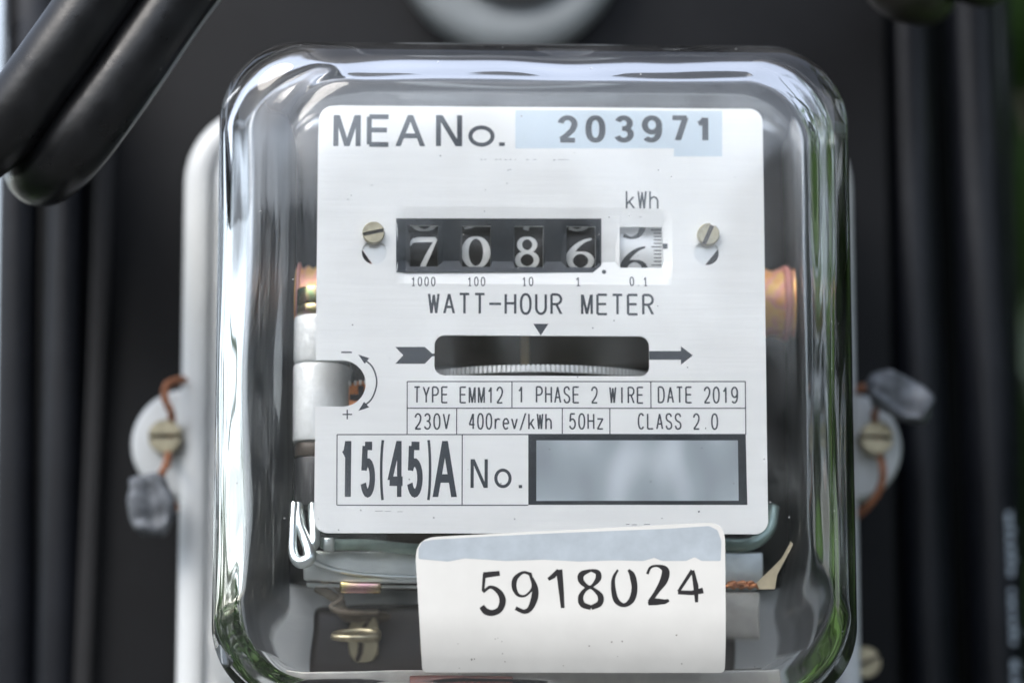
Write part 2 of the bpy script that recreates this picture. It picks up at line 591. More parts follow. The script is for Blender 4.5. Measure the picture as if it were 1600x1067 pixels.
def ribbon(p, w=None, closed=None, stretch=1.0, plumb=True):
    """Outline a stroke: p is (x, s) or (x, s, width); ends are cut level or plumb like type."""
    P = np.array([q[:2] for q in p], float)
    W = np.array([q[2] for q in p]) if len(p[0]) > 2 else np.full(len(p), w)
    P[:, 1] /= stretch
    n = len(P)
    if closed is None:
        closed = n > 6 and np.linalg.norm(P[0] - P[-1]) < 1e-4
    if closed:
        P, W = P[:-1], W[:-1]
        n -= 1
    Lf, Rt = [], []
    for i in range(n):
        if closed:
            a, b = P[i] - P[i - 1], P[(i + 1) % n] - P[i]
        else:
            a = P[i] - P[i - 1] if i > 0 else P[1] - P[0]
            b = P[i + 1] - P[i] if i < n - 1 else P[-1] - P[-2]
        a, b = a / (np.linalg.norm(a) + 1e-12), b / (np.linalg.norm(b) + 1e-12)
        t = a + b
        t = t / (np.linalg.norm(t) + 1e-12)
        nn = np.array([-t[1], t[0]])
        m = 1 / max(0.5, float(nn @ np.array([-a[1], a[0]])))
        off = nn * W[i] / 2 * m
        if plumb and not closed and i in (0, n - 1) and len(p[0]) == 2:
            if abs(t[1]) >= 0.55:
                off = np.array([-math.copysign(W[i] / 2 / abs(t[1]), t[1]), 0])
            elif abs(t[0]) >= 0.8:
                off = np.array([0, math.copysign(W[i] / 2 / abs(t[0]), t[0])])
        Lf.append(P[i] + off)
        Rt.append(P[i] - off)
    V = Lf + Rt
    V = [(v[0], v[1] * stretch) for v in V]
    F = []
    for i in range(n if closed else n - 1):
        j = (i + 1) % n
        F.append((i + n, j + n, j, i))
    return V, F


def draw(soup, strokes, fn, w=None, lift=0.02, stretch=1.0, step=1.2):
    for k, st in enumerate(strokes):
        v, f = ribbon(dense(st, step), w, stretch=stretch, plumb=len(st) == 2)
        h = lift + 0.0015 * k
        soup.add([fn(x, s, h) for x, s in v], f)


def glyph(soup, ch, x0, z0, x1, z1, w, fn, stretch=1.0, lift=0.035, wy=None):
    """One character inside a box in mm, stroke width w."""
    hy = (w * stretch if wy is None else wy) / 2
    hx = w / 2
    out = []
    for st in G[ch]:
        out.append([(x0 + hx + q[0] * (x1 - x0 - w), z0 + hy + q[1] * (z1 - z0 - 2 * hy)) for q in st])
    draw(soup, out, fn, w, lift, stretch, 0.45)


def text_line(name, text, x0, z0, x1, z1, w, parent, mat, fn, fill=0.76, feet=False):
    """Evenly spaced line of type from x0 to x1, one joined print."""
    s = Soup()
    n = len(text)
    cell = (x1 - x0) / (n - (1 - fill))
    for i, ch in enumerate(text):
        if ch == ' ':
            continue
        a = x0 + i * cell
        b = a + cell * fill
        if ch in '1I.':
            a, b = a + 0.0 * cell, b
        glyph(s, ch, a, z0, b, z1, w, fn)
        if feet and ch == '1':
            glyph(s, 'foot', a, z0, b, z1, w * 0.8, fn)
    return s.build(name, mat, parent)


# ------------------------------------------------------------------ the setting
ground = mesh('ground', [(-60000, -60000, -1500), (60000, -60000, -1500), (60000, 60000, -1500), (-60000, 60000, -1500)], [(0, 1, 2, 3)], M['ground'])
tag(ground, None, None, kind='structure')

# charcoal board that carries the meter, with its darker backing and a slim trim strip
board = empty('mounting_board', (2, 100, -300), 'flat charcoal board standing directly behind the meter', 'board')
BX0, BX1 = -94.9, 84.15
Soup().add(*box(BX0, BX1, 96, 104, -420, 320, 1.0)).build('front_panel', M['board'], board, smooth=True, angle=40)
Soup().add(*box(-121.15, 120.32, 128, 140, -430, 330, 1.0)).build('backing', M['board_back'], board, smooth=True, angle=40)
s = Soup()
v, f = box(-1.8, 1.8, 92, 95.8, -400, 320, 0.6)
ta = -95.54
s.add([(ta + x + z * 0.022, y, z) for x, y, z in v], f)
s.build('trim_strip', M['trim'], board, smooth=True, angle=40)

# thick cables running straight down beside the board
def straight_cable(x_mid, lean, y, r, label):
    e = empty('power_cable', (x_mid, y, -420), label, 'cable', 'straight cables running down beside the board')
    path = [(x_mid + lean * z + 0.6 * math.sin(z * 0.013 + x_mid), y + 0.8 * math.sin(z * 0.011 + r), z) for z in np.linspace(-420, 330, 60)]
    Soup().add(*tube(path, r, 24)).build('jacket', M['jacket_back'], e, smooth=True, angle=50)
    return e

straight_cable(-115.05, -0.014, 112, 5.1, 'outermost black cable at the left edge, next to a sliver of pale sky')
straight_cable(-104.03, 0.004, 106, 5.2, 'black cable hanging between the left edge cable and the board trim strip')
straight_cable(92.24, -0.012, 106, 6.0, 'plain black cable between the right edge of the board and the printed cable')
rc = straight_cable(108.08, -0.012, 110, 6.6, 'black cable with pale vertical printing beside the green foliage')
# the faded printing on that cable is unreadable: a run of worn pale marks
s = Soup()
z = -26.91
xr = 108.03
k = 0
while z > -140:
    hgt = random.choice((1.6, 2.2, 2.8, 1.2))
    wid = random.choice((1.5, 2.0, 2.4))
    if k % 7 != 6:
        a0, a1 = 0.10, 0.10 + wid / 6.6
        v, f = [], []
        for q in range(5):
            a = a0 + (a1 - a0) * q / 4 + 0.2
            cxx = 108.08 - 0.012 * z + 0.6 * math.sin(z * 0.013 + 108.08)
            cyy = 110 + 0.8 * math.sin(z * 0.011 + 6.6)
            for zz in (z, z - hgt):
                v.append((cxx + 6.66 * math.sin(a), cyy - 6.66 * math.cos(a), zz))
        f = [(2 * q, 2 * q + 1, 2 * q + 3, 2 * q + 2) for q in range(4)]
        s.add(v, f)
    z -= hgt + 0.7
    k += 1
s.build('faded_printing', M['print_pale'], rc, label='faded pale printing down the cable')

# round pale fitting fixed to the board above the meter
fx, fz = (-2.89, 103.14)
fit = empty('round_fitting', (fx, 96, fz), 'round pale grey fitting with a dark centre, above the meter', 'fitting')
Soup().add(*lathe([(26.5, 0), (26.5, -7), (26.0, -8.6), (24.6, -9.6), (22.5, -10), (21, -9.6), (15, -9.4), (0.5, -9.4)], (fx, 95.9, fz), seg=64)).build('flange', M['porcelain'], fit, smooth=True, angle=40)
Soup().add(*lathe([(16.8, 0), (16.8, -2.5), (16.0, -3.2), (0.5, -3.2)], (fx + 1.2, 86.4, fz), seg=48)).build('centre_plug', M['dark_hole'], fit, smooth=True, angle=40)

# ------------------------------------------------------------------ foliage at the far edge
def shrub(name, c, n, size, label):
    e = empty(name, (c[0], c[1], -1500), label, 'shrub')
    st = Soup()
    heads = []
    for k in range(26):
        a = rng.uniform(0, 2 * math.pi)
        rr_ = math.sqrt(rng.uniform(0, 1))
        top = np.array([c[0] + c[3] * rr_ * math.cos(a), c[1] + c[4] * rr_ * math.sin(a), c[2] + rng.uniform(-0.2, 1) * c[5]])
        foot = np.array([c[0] + 60 * rng.uniform(-1, 1), c[1] + 60 * rng.uniform(-1, 1), -1500])
        mid = foot + (top - foot) * 0.6 + np.array([rng.uniform(-40, 40), rng.uniform(-40, 40), 30])
        p = catmull([foot, mid, top], 6)
        st.add(*tube(p, list(np.linspace(7, 1.5, len(p))), 6))
        heads.append((mid, top))
    st.build('stems', M['twig'], e, smooth=True)
    V, F = [], []
    for k in range(n):
        m_, t_ = heads[rng.integers(len(heads))]
        q = m_ + (t_ - m_) * rng.uniform(-0.1, 1.05) + rng.normal(0, 45, 3)
        if c[6] > 0 and q[0] < c[6]:
            q[0] = c[6] + rng.uniform(0, 60)
        if c[6] < 0 and q[0] > c[6]:
            q[0] = c[6] - rng.uniform(0, 60)
        d = rng.normal(0, 1, 3)
        d[2] -= 0.3
        d /= np.linalg.norm(d)
        u = np.cross(d, rng.normal(0, 1, 3))
        u /= np.linalg.norm(u)
        w_ = np.cross(d, u)
        ln, wd = size * rng.uniform(0.7, 1.3), size * rng.uniform(0.25, 0.42)
        b = len(V)
        V += [q, q + d * ln * .35 + u * wd * .5 + w_ * 2, q + d * ln * .7 + u * wd * .4, q + d * ln - w_ * 4, q + d * ln * .7 - u * wd * .4, q + d * ln * .35 - u * wd * .5 + w_ * 2, q + d * ln * .5 - w_ * 2]
        F += [(b, b + 1, b + 6), (b + 1, b + 2, b + 6), (b + 2, b + 3, b + 6), (b + 3, b + 4, b + 6), (b + 4, b + 5, b + 6), (b + 5, b, b + 6)]
    o = mesh('leaves', V, F, M['leaf'], e, smooth=True)
    o['kind'] = 'stuff'
    return e

shrub('leafy_shrub', (420, 260, -60, 300, 260, 330, 128), 6500, 70, 'green leafy shrub showing past the right edge of the board')
shrub('leafy_shrub', (-450, 230, -230, 250, 240, 300, -166), 3000, 62, 'green leafy shrub beyond the left edge of the board, out of view, added to darken the cover rim it is glimpsed through')  # unseen shrub, added for the dark green in the cover's left rim

# unseen trees added behind the camera to keep sky haze off the cover
V, F = [], []
for k in range(9000):
    a = math.radians(rng.uniform(-75, 75))
    d = rng.uniform(5200, 6800)
    top = 1180 + 180 * noise.noise(Vector((a * 3.2, 0.4, 0))) + 160 * noise.noise(Vector((a * 9, 2.4, 0)))
    q = np.array([d * math.sin(a) - 300, -d * math.cos(a), -1500 + (top + 1500) * rng.uniform(0, 1) ** 0.8])
    u = rng.normal(0, 1, 3); u /= np.linalg.norm(u)
    w_ = np.cross(u, rng.normal(0, 1, 3)); w_ /= np.linalg.norm(w_)
    sz = rng.uniform(90, 190)
    b = len(V)
    V += [q - u * sz, q + w_ * sz * .5, q + u * sz, q - w_ * sz * .5]
    F.append((b, b + 1, b + 2, b + 3))
tl_ = mesh('treeline', V, F, M['leaf_dark'])
tag(tl_, 'unseen dark green treeline, added to cut the sky reflection in the clear cover', 'treeline', kind='stuff')

# ------------------------------------------------------------------ the meter
meter = empty('electricity_meter', (-1.5, 92, -120), 'electricity meter with a clear glass cover and white dial plate on a pale base', 'meter')

# --- base: pale painted box behind the cover, with a rounded rim and two sealing ears
def ring(x0, x1, z0, z1, r, y, n=10, k=10):
    out = []
    corners = [(x1 - r, z0 + r, -90), (x1 - r, z1 - r, 0), (x0 + r, z1 - r, 90), (x0 + r, z0 + r, 180)]
    for ci, (cx, cz, a0) in enumerate(corners):
        for q in range(n + 1):
            a = math.radians(a0 + 90 * q / n)
            out.append((cx + r * math.cos(a), y, cz + r * math.sin(a)))
        nx, nz, na = corners[(ci + 1) % 4]
        ax, az = out[-1][0], out[-1][2]
        a = math.radians(na)
        bx, bz = nx + r * math.cos(a), nz + r * math.sin(a)
        for q in range(1, k):
            t = q / k
            out.append((ax + (bx - ax) * t, y, az + (bz - az) * t))
    return out


def loft(rings, cap0=True, cap1=True):
    V, F = [], []
    n = len(rings[0])
    for r_ in rings:
        V += r_
    for i in range(len(rings) - 1):
        for k in range(n):
            k2 = (k + 1) % n
            F.append((i * n + k, i * n + k2, (i + 1) * n + k2, (i + 1) * n + k))
    if cap0:
        F.append(tuple(range(n))[::-1])
    if cap1:
        F.append(tuple((len(rings) - 1) * n + k for k in range(n)))
    return V, F


B = dict(x0=-74.0, x1=70.4, z0=-128.0, z1=57.0)
def bring(d, y, r=17):
    return ring(B['x0'] + d, B['x1'] - d, B['z0'] + d, B['z1'] - d, max(r - d, 3), y)

rings = [bring(0.6, 92), bring(0, 90), bring(0, 63)]
for a in (20, 40, 60, 80, 90):
    rings.append(bring(3.5 * (1 - math.cos(math.radians(a))), 63 - 3.5 * math.sin(math.radians(a))))
rings += [bring(4.6, 59.5), bring(5.4, 60.0), bring(5.8, 61.5), bring(6.4, 62), bring(9, 62), bring(9.5, 62)]
fix_normals(Soup().add(*loft(rings)).build('base', M['base'], meter, smooth=True, angle=35))

def ear(px_c, r, name='sealing_ear'):
    out = circle(px_c[0], px_c[1], r, 48)
    s_ = Soup()
    n = 48
    prof = [(1.0, 72), (1.0, 65.5), (0.985, 64.3), (0.94, 63.4), (0.88, 63.0)]
    V = []
    for (k_, y_) in prof:
        V += [(px_c[0] + (x - px_c[0]) * k_, y_, px_c[1] + (z_ - px_c[1]) * k_) for x, z_ in out]
    F = []
    for i in range(len(prof) - 1):
        for k in range(n):
            F.append((i * n + k, i * n + (k + 1) % n, (i + 1) * n + (k + 1) % n, (i + 1) * n + k))
    F.append(tuple((len(prof) - 1) * n + k for k in range(n)))
    F.append(tuple(range(n))[::-1])
    s_.add(V, F)
    return fix_normals(s_.build(name, M['base'], meter, smooth=True, angle=35))

EARL = (-72.68, -16.51)
EARR = (68.58, -16.65)
ear(EARL, 11.9)
ear(EARR, 11.9)


def slotted_screw(name, cx, cz, y, r, angle, mat, parent, h=1.6, slot=0.16, label=None):
    """Cheese-head screw facing the camera: two half discs standing on a disc, the slot left open between them."""
    s_ = Soup()
    ca, sa = math.cos(angle), math.sin(angle)
    s_.add(*lathe([(r, 0), (r, -h * 0.2), (0.3 * r, -h * 0.2)], (cx, y, cz), seg=40))
    for sg in (1, -1):
        g = r * slot
        n = 20
        lay = []
        for (k_, yy) in ((1.0, -h * 0.2), (1.0, -h * 0.82), (0.97, -h * 0.95), (0.92, -h)):
            rr_ = r * k_
            a0 = math.asin(min(0.99, g / rr_))
            p = []
            for q in range(n + 1):
                a = a0 + (math.pi - 2 * a0) * q / n
                u, w_ = rr_ * math.cos(a), rr_ * math.sin(a) * sg
                p.append((cx + u * ca - w_ * sa, y + yy, cz + u * sa + w_ * ca))
            lay.append(p)
        m_ = n + 1
        V = [q for p in lay for q in p]
        F = []
        for i in range(3):
            for k in range(m_):
                F.append((i * m_ + k, i * m_ + (k + 1) % m_, (i + 1) * m_ + (k + 1) % m_, (i + 1) * m_ + k))
        F.append(tuple(3 * m_ + k for k in range(m_)))
        s_.add(V, F)
    o = s_.build(name, mat, parent, smooth=True, angle=30, label=label)
    # dark strip painted as shade along the floor of the slot
    g, y2 = r * slot * 0.97, y - h * 0.30
    q = [(u * ca - w_ * sa, u * sa + w_ * ca) for u, w_ in ((-r * .93, -g), (r * .93, -g), (r * .93, g), (-r * .93, g))]
    mesh('slot_shade', [(cx + a_, y2, cz + b_) for a_, b_ in q], [(0, 1, 2, 3)], M['brown'], o)
    return fix_normals(o)


SCL = (-76.93, -15.59)
SCR = (74.12, -15.26)
slotted_screw('sealing_screw', *SCL, 62.9, 3.6, 0.06, M['nickel'], meter, 5.0, 0.13)
slotted_screw('sealing_screw', *SCR, 62.9, 3.6, -0.04, M['nickel'], meter, 5.0, 0.13)
SCB = (72.67, -62.29)
slotted_screw('base_screw', *SCB, 78, 3.4, 0.4, M['nickel'], meter, 8, 0.13)

# --- interior, seen round the dial plate and through its openings
Soup().add(*box(-59, 57, 53, 56, -51, 51, 1)).build('mechanism_frame', M['frame'], meter, smooth=True, angle=40)
for x0_, x1_, y0_ in ((-57.5, -56.3, 4), (54.2, 55.4, 14)):
    Soup().add(*box(x0_, x1_, y0_, 52.8, -64, 46, 0.4)).build('added_side_plate', M['dark_steel'], meter, smooth=True, angle=40)  # added plates: block the refracted ear and give grey streaks in the cover
Soup().add(*box(-38, 38, 30, 44, 24, 40, 1)).build('upper_bridge', M['frame'], meter, smooth=True, angle=40)
Soup().add(*box(-30, 30, 40, 50, -40, -14, 1.5)).build('core', M['brown'], meter, smooth=True, angle=40)
Soup().add(*box(-26, 26, 16, 24, -6.6, 2.0, 1.0)).build('upper_core', M['brown'], meter, smooth=True, angle=40)
px_ = -2.6
Soup().add(*tube([(px_, 15, -6.5), (px_, 15, 2)], 0.9, 16)).build('shaft_reflection', M['tan'], meter, smooth=True, angle=40)  # tan rod standing in for the shaft's reflection
# current coil: wound spool lying across behind the plate, taped at the ends
cz_ = 8.07
s = Soup()
prof = []
for k in range(66):
    xx = -52 + 104 * k / 65
    prof.append((7.1 if k % 2 else 6.5, xx))
s.add(*lathe(prof, (0.5, 27, cz_), 'x', 28))
s.build('winding', M['coil'], meter, smooth=True, angle=60)
for xx in (-50, -33, 34, 50.5):
    s = Soup().add(*lathe([(7.2, -0.8), (7.6, -0.5), (7.6, 0.5), (7.2, 0.8)], (xx, 27, cz_), 'x', 32))
    s.build('winding_tape', M['red_tape'], meter, smooth=True, angle=40)
# brake magnet: white-coated split cylinder in the notch, with plated collars
mx0, mx1 = -50.43, -36.84
mc, mr = (mx0 + mx1) / 2, (mx1 - mx0) / 2
MY = 16
za, zb, zc = 2.8, -6.68, -22.13
def mag(z0, z1, r, name, mat, ch=0.7):
    return Soup().add(*lathe([(r - ch, z0), (r - 0.25 * ch, z0 + 0.25 * ch), (r, z0 + ch), (r, z1 - ch), (r - 0.25 * ch, z1 - 0.25 * ch), (r - ch, z1)], (mc, MY, 0), 'z', 56)).build(name, mat, meter, smooth=True, angle=40)
mag(zb + 0.12, za, mr, 'magnet', M['magnet'], 1.1)
mag(zc, zb - 0.12, mr + 0.15, 'magnet', M['magnet'], 0.8)
mag(3.18, 4.83, mr - 0.9, 'plated_collar', M['zinc_pink'], 0.3)
mag(4.89, 8.38, mr - 1.0, 'plated_collar', M['zinc'], 0.4)
mag(-25.0, zc - 0.1, mr - 0.7, 'plated_collar', M['brown'], 0.4)
mag(-34.71, -25.13, mr - 0.9, 'magnet_foot', M['frame'], 0.4)
# adjusting wheel seen at the end of the notch
wx, wz = (-35.77, -13.17)
s = Soup().add(*lathe([(3.2, 0), (3.2, -1), (2.9, -1.3), (1.6, -1.3), (1.5, -0.8), (0.2, -0.8)], (wx + 1.0, 15, wz), seg=32))
s.build('adjusting_wheel', M['copper'], meter, smooth=True, angle=40)
s = Soup().add(*box(wx - 1.2, wx + 3.2, 13.55, 14.2, wz - 0.6, wz + 0.6, 0.1))
s.add(*box(wx + 0.4, wx + 1.6, 13.5, 14.2, wz - 2.3, wz + 2.3, 0.1))
s.build('wheel_cross', M['frame'], meter)
s = Soup()
for k in range(5):
    xx, zz = (-37.15, -10.52)
    s.add(*box(xx + k * 1.0, xx + k * 1.0 + 0.55, 13.4, 15, zz - 0.4 + 0.1 * k, zz + 0.5 + 0.1 * k, 0.1))
s.build('scale_marks', M['steel'], meter)
# tinned wire hooks
def hook(pts, r, y, name='wire_hook', mat='tin'):
    p = catmull([(a, y + (q[2] if len(q) > 2 else 0), b) for q in pts for a, b in [(q[0], q[1])]], 7)
    return Soup().add(*tube(p, r, 14)).build(name, M[mat], meter, smooth=True, angle=60)

hook([(-48.94, -34.61, 2), (-48.87, -40.03, 0), (-48.33, -44.69, -1), (-46.47, -46.4, -2), (-44.41, -45.17, -2), (-45.42, -41.86, 0), (-47.18, -38.18, 1), (-47.59, -34.85, 3)], 1.3, 8)
hook([(-47.46, -35.1, 4), (-46.18, -39.77, 2), (-44.68, -42.47, 0), (-43.46, -41.98, 0), (-43.5, -38.17, 1), (-43.91, -34.84, 3)], 1.2, 8)
hook([(-45.96, -44.78, 5), (-42.26, -46.49, 7), (-37.33, -47.59, 8), (-25.03, -48.42, 9), (-10.26, -48.63, 9)], 0.55, 6)
hook([(-42.3, -41.81, 2), (-38.61, -42.05, 3), (-32.46, -42.16, 3), (-23.83, -43.0, 3), (-10.27, -43.21, 3)], 1.15, 10, 'wire_sleeve', 'green_wire')
s = Soup().add(*box(-41.81, -39.6, 10.5, 13.4, -43.41, -40.82, 0.4))
s.build('wire_ferrule', M['tin'], meter, smooth=True, angle=40)
# galvanised strip, plated screw, terminal block
Soup().add(*box(-46.76, 44, 15, 19, -49.89, -43.15, 0.5)).build('bracket', M['steel'], meter, smooth=True, angle=40)
Soup().add(*box(-46.35, 44, 18, 30, -51.13, -50.26, 0.3)).build('lower_strip', M['steel'], meter, smooth=True, angle=40)
tx, tz = (-34.69, -51.19)
s = Soup().add(*box(tx - 4.2, tx + 4.2, 11.5, 17, tz - 1.4, tz + 1.5, 0.7))
s.build('plated_screw', M['zinc_pink'], meter, smooth=True, angle=40)
hook([(-44.39, -51.15, 0), (-41.65, -52.76, 0), (-39.4, -54.49, 2), (-38.63, -56.96, 4), (-34.9, -58.43, 6), (-27.46, -59.16, 10)], 1.2, 22, 'cloth_lead', 'cloth')
ex, ez = (-35.3, -60.6)
Soup().add(*tube([(ex + 4.6 * math.cos(t), 12 + 2.6 * math.sin(t), ez + 0.35 * math.sin(t)) for t in np.linspace(0, 2 * math.pi, 40, endpoint=False)], 0.5, 10, closed=True)).build('brass_eyelet', M['nickel'], meter, smooth=True)
for px in (-34, -20, -6, 10, 26):
    slotted_screw('terminal_screw', px, -61, 29.9, 3.0, 0.3 + px * 0.07, M['nickel'], meter, 2.2, 0.16)
Soup().add(*box(-46, 40, 30, 50, -72, -56, 2)).build('terminal_block', M['bakelite'], meter, smooth=True, angle=40)
Soup().add(*box(34.79, 43.42, 13, 28, -60.79, -51.84, 0.8)).build('terminal_post', M['pale_block'], meter, smooth=True, angle=40)
s = Soup()
for k in range(7):
    xx, zz = (35.87, -50.61)
    p0 = np.array([xx + k * 0.85, 12 + (k % 3) * 0.7, zz + (k % 2) * 0.7])
    s.add(*tube(catmull([p0, p0 + (1.2, -.3, .3), p0 + (2.0, 1, -.2)], 4), 0.55, 8))
s.build('copper_strands', M['copper'], meter, smooth=True)
pt = [(48.72, -41.44), (46.93, -44.79), (44.79, -47.02), (42.02, -49.74), (42.62, -51.34), (45.84, -51.46), (46.14, -48.25), (47.67, -45.16), (49.2, -42.3)]
def tagfn(x, s_, h):
    return (x, 9 + 0.12 * (x - 48) ** 2 * 0.2 - h, s_)
Soup().add(*sheet(pt[::-1], (), tagfn, thick=0.2)).build('paper_tag', M['paper'], meter)
Soup().add(*tube(catmull([(34.94, 16, -41.62), (41.21, 15, -41.6), (45.01, 16, -38.83), (46.34, 18, -34.05)], 8), 1.3, 16)).build('lead_wire', M['green_wire'], meter, smooth=True)
hook([(-45.61, -48.54, 0), (-42.48, -49.78, 0), (-39.98, -51.02, 2), (-38.72, -53.5, 2), (-40.93, -55.62, 1), (-37.44, -56.85, 0), (-31.22, -57.21, 2)], 0.6, 18, 'cloth_lead', 'cloth')
s = Soup().add(*box(-49, 46, 4, 40, -70.4, -69.2, 0.4))
s.add(*box(-49, 46, 3.2, 4.6, -70.4, -66.4, 0.4))
s.build('bottom_tray', M['pale_block'], meter, smooth=True, angle=40)
Soup().add(*box(-24.93, -5.4, 0.5, 2.6, -70.5, -67.5, 0.4)).build('red_strip', M['dull_red'], meter, smooth=True, angle=40)

# --- number drums of the register
RD = 11.2
W1 = (-25.32, -19.84); W2 = (-15.24, -9.77); W3 = (-5.14, 0.4); W4 = (4.92, 10.49); W5 = (15.16, 23.35)
WZ0, WZ1 = 10.52, 18.46
RECESS = 1.1
DY = RECESS + 0.8 + 0.5 + RD       # drum axis

def lp(n, cx, cy, rx, ry, thin, thick_, a0=0, a1=360):
    return [(cx + rx * math.cos(math.radians(a)), cy + ry * math.sin(math.radians(a)), thin + (thick_ - thin) * abs(math.cos(math.radians(a))) ** 1.3) for a in np.linspace(a0, a1, n)]

SER = {   # old-style drum figures: strokes of swelling width (fractions of the height)
    '7': [[(.02, .74, .03), (.06, .84, .07), (.14, .90, .12), (.30, .925, .14), (.60, .93, .14), (.97, .93, .14)], [(.99, .95, .05), (.84, .72, .10), (.66, .42, .13), (.52, .18, .14), (.44, 0, .15)]],
    '0': [lp(41, .5, .5, .40, .455, .06, .19)],
    '8': [lp(37, .5, .745, .33, .215, .075, .135), lp(37, .5, .265, .41, .235, .075, .15)],
    '6': [catmull([(.93, .95, .05), (.66, .88, .085), (.36, .70, .13), (.14, .45, .17), (.13, .26, .16)], 6), lp(37, .53, .28, .385, .245, .06, .155)],
    '5': [[(.14, .93, .12), (.88, .93, .12)], [(.17, .95, .06), (.14, .55, .06)], catmull([(.14, .56, .05), (.5, .62, .09), (.82, .42, .17), (.70, .14, .13), (.40, .04, .07), (.12, .12, .12)], 6)],
    '9': [catmull([(.07, .05, .05), (.34, .12, .085), (.64, .30, .13), (.86, .55, .17), (.87, .74, .16)], 6), lp(37, .47, .72, .385, .245, .06, .155)],
}

def drum(wx, numeral, above, x0, x1, zmid, h, body, ink, ticks=False, lab=None):
    cxm = (wx[0] + wx[1]) / 2
    hw = (wx[1] - wx[0]) / 2 + (0.35 if not ticks else 0.5)
    d = Soup().add(*lathe([(RD - 0.3, -hw), (RD, -hw + 0.25), (RD, hw - 0.25), (RD - 0.3, hw)], (cxm, DY, zc0), 'x', 96)).build('number_drum', body, meter, smooth=True, angle=40)
    def on_drum(x, s_, hh):
        a = (s_ - zc0) / RD
        return (x, DY - (RD + hh) * math.cos(a), zc0 + (RD + hh) * math.sin(a))
    pitch = 2 * math.pi * RD / 10
    for ch, zz in ((numeral, zmid), (above, zmid + pitch + 0.65)):
        s_ = Soup()
        st = [[(x0 + q[0] * (x1 - x0), zz - h / 2 + q[1] * h, q[2] * h * 1.15) for q in p] for p in SER[ch]]
        draw(s_, st, on_drum, None, 0.05, step=0.35)
        o = s_.build('numeral', ink, d, smooth=False)
    if ticks:
        s_ = Soup()
        for k in range(-24, 25):
            zz = zmid - 0.6 + k * pitch / 10
            ln = 1.9 if k % 5 == 0 else 1.4
            draw(s_, [[(wx[1] - ln, zz), (wx[1] + 0.2, zz)]], on_drum, 0.20, 0.05)
        s_.build('tick_marks', ink, d)
    return d

zc0 = (WZ0 + WZ1) / 2
drum(W1, '7', '6', -25.3, -20.11, (16.56 + 10.17) / 2, 6.35, M['drum_black'], M['drum_white'])
drum(W2, '0', '9', -15.18, -9.93, (16.88 + 10.48) / 2, 6.35, M['drum_black'], M['drum_white'])
drum(W3, '8', '7', -4.86, -0.41, (16.82 + 10.54) / 2, 6.25, M['drum_black'], M['drum_white'])
drum(W4, '6', '5', 4.92, 10.24, (16.76 + 10.35) / 2, 6.4, M['drum_black'], M['drum_white'])
drum(W5, '6', '5', 15.45, 20.66, (15.32 + 8.66) / 2, 6.4, M['drum_silver'], M['drum_ink'], True)

# --- rotor disc behind the long window
dz = -8.58
RDISC, NT = 28.0, 185
s = Soup()
V, F = [], []
ang = [2 * math.pi * (k + o) / NT for k in range(NT) for o in (0.0, 0.56, 0.62, 0.94)]
rad = [RDISC, RDISC, RDISC - 0.9, RDISC - 0.9] * NT
n = len(ang)
for (zz, kk) in ((dz - 0.85, 0.988), (dz - 0.68, 1.0), (dz + 0.6, 1.0), (dz + 0.75, 0.988)):
    V += [(0.23 + kk * r_ * math.sin(a), 4.2 + RDISC - kk * r_ * math.cos(a), zz) for a, r_ in zip(ang, rad)]
for i in range(3):
    for k in range(n):
        F.append((i * n + k, i * n + (k + 1) % n, (i + 1) * n + (k + 1) % n, (i + 1) * n + k))
disc = fix_normals(s.add(V, F).build('rotor_disc', M['aluminium'], meter))
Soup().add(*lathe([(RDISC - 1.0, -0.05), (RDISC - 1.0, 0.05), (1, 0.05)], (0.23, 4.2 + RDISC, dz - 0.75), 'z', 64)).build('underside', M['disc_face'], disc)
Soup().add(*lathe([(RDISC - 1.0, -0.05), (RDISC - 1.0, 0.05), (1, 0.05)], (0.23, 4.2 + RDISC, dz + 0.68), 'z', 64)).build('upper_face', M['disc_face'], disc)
Soup().add(*tube([(0.23, 4.2 + RDISC, -30), (0.23, 4.2 + RDISC, 20)], 1.5, 16)).build('spindle', M['steel'], disc, smooth=True)

# --- dial plate with pressed-in register panel
PX0, PX1, PZ0, PZ1 = -43.15, 43.15, -40.9, 41.9
RX0, RX1, RZ0, RZ1 = -26.1, 23.63, 11.67, 19.6
RXO0, RXO1, RZO0, RZO1 = -28.07, 25.37, 7.04, 22.12

def ramp(v, a, b):
    return min(1.0, max(0.0, (v - a) / (b - a)))

def recess(x, z_):
    k = min(ramp(x, RXO0, RX0), ramp(x, RXO1, RX1))
    return RECESS * k * (ramp(z_, RZO0, RZ0) if z_ < RZ0 else ramp(z_, RZO1, RZ0))

def plate_point(x, z_, h):
    return (x, recess(x, z_) - h, z_)

def steps(a, b, n):
    return list(np.linspace(a, b, n + 1))
gx = steps(RXO0, RX0, 4) + steps(RX0, RX1, 48)[1:] + steps(RX1, RXO1, 4)[1:]
gz = steps(RZO0, RZ0, 8) + steps(RZ0, RZ1, 8)[1:] + steps(RZ1, RZO1, 5)[1:]
grid = [(x, z_) for x in gx for z_ in gz]
NX, NZ0, NZ1 = -33.59, -16.8, -7.91
nr = (NZ1 - NZ0) / 2
outline = []
for (x, z_) in rrect(PX0, PX1, PZ0, PZ1, 2.6, 8):
    outline.append((x, z_))
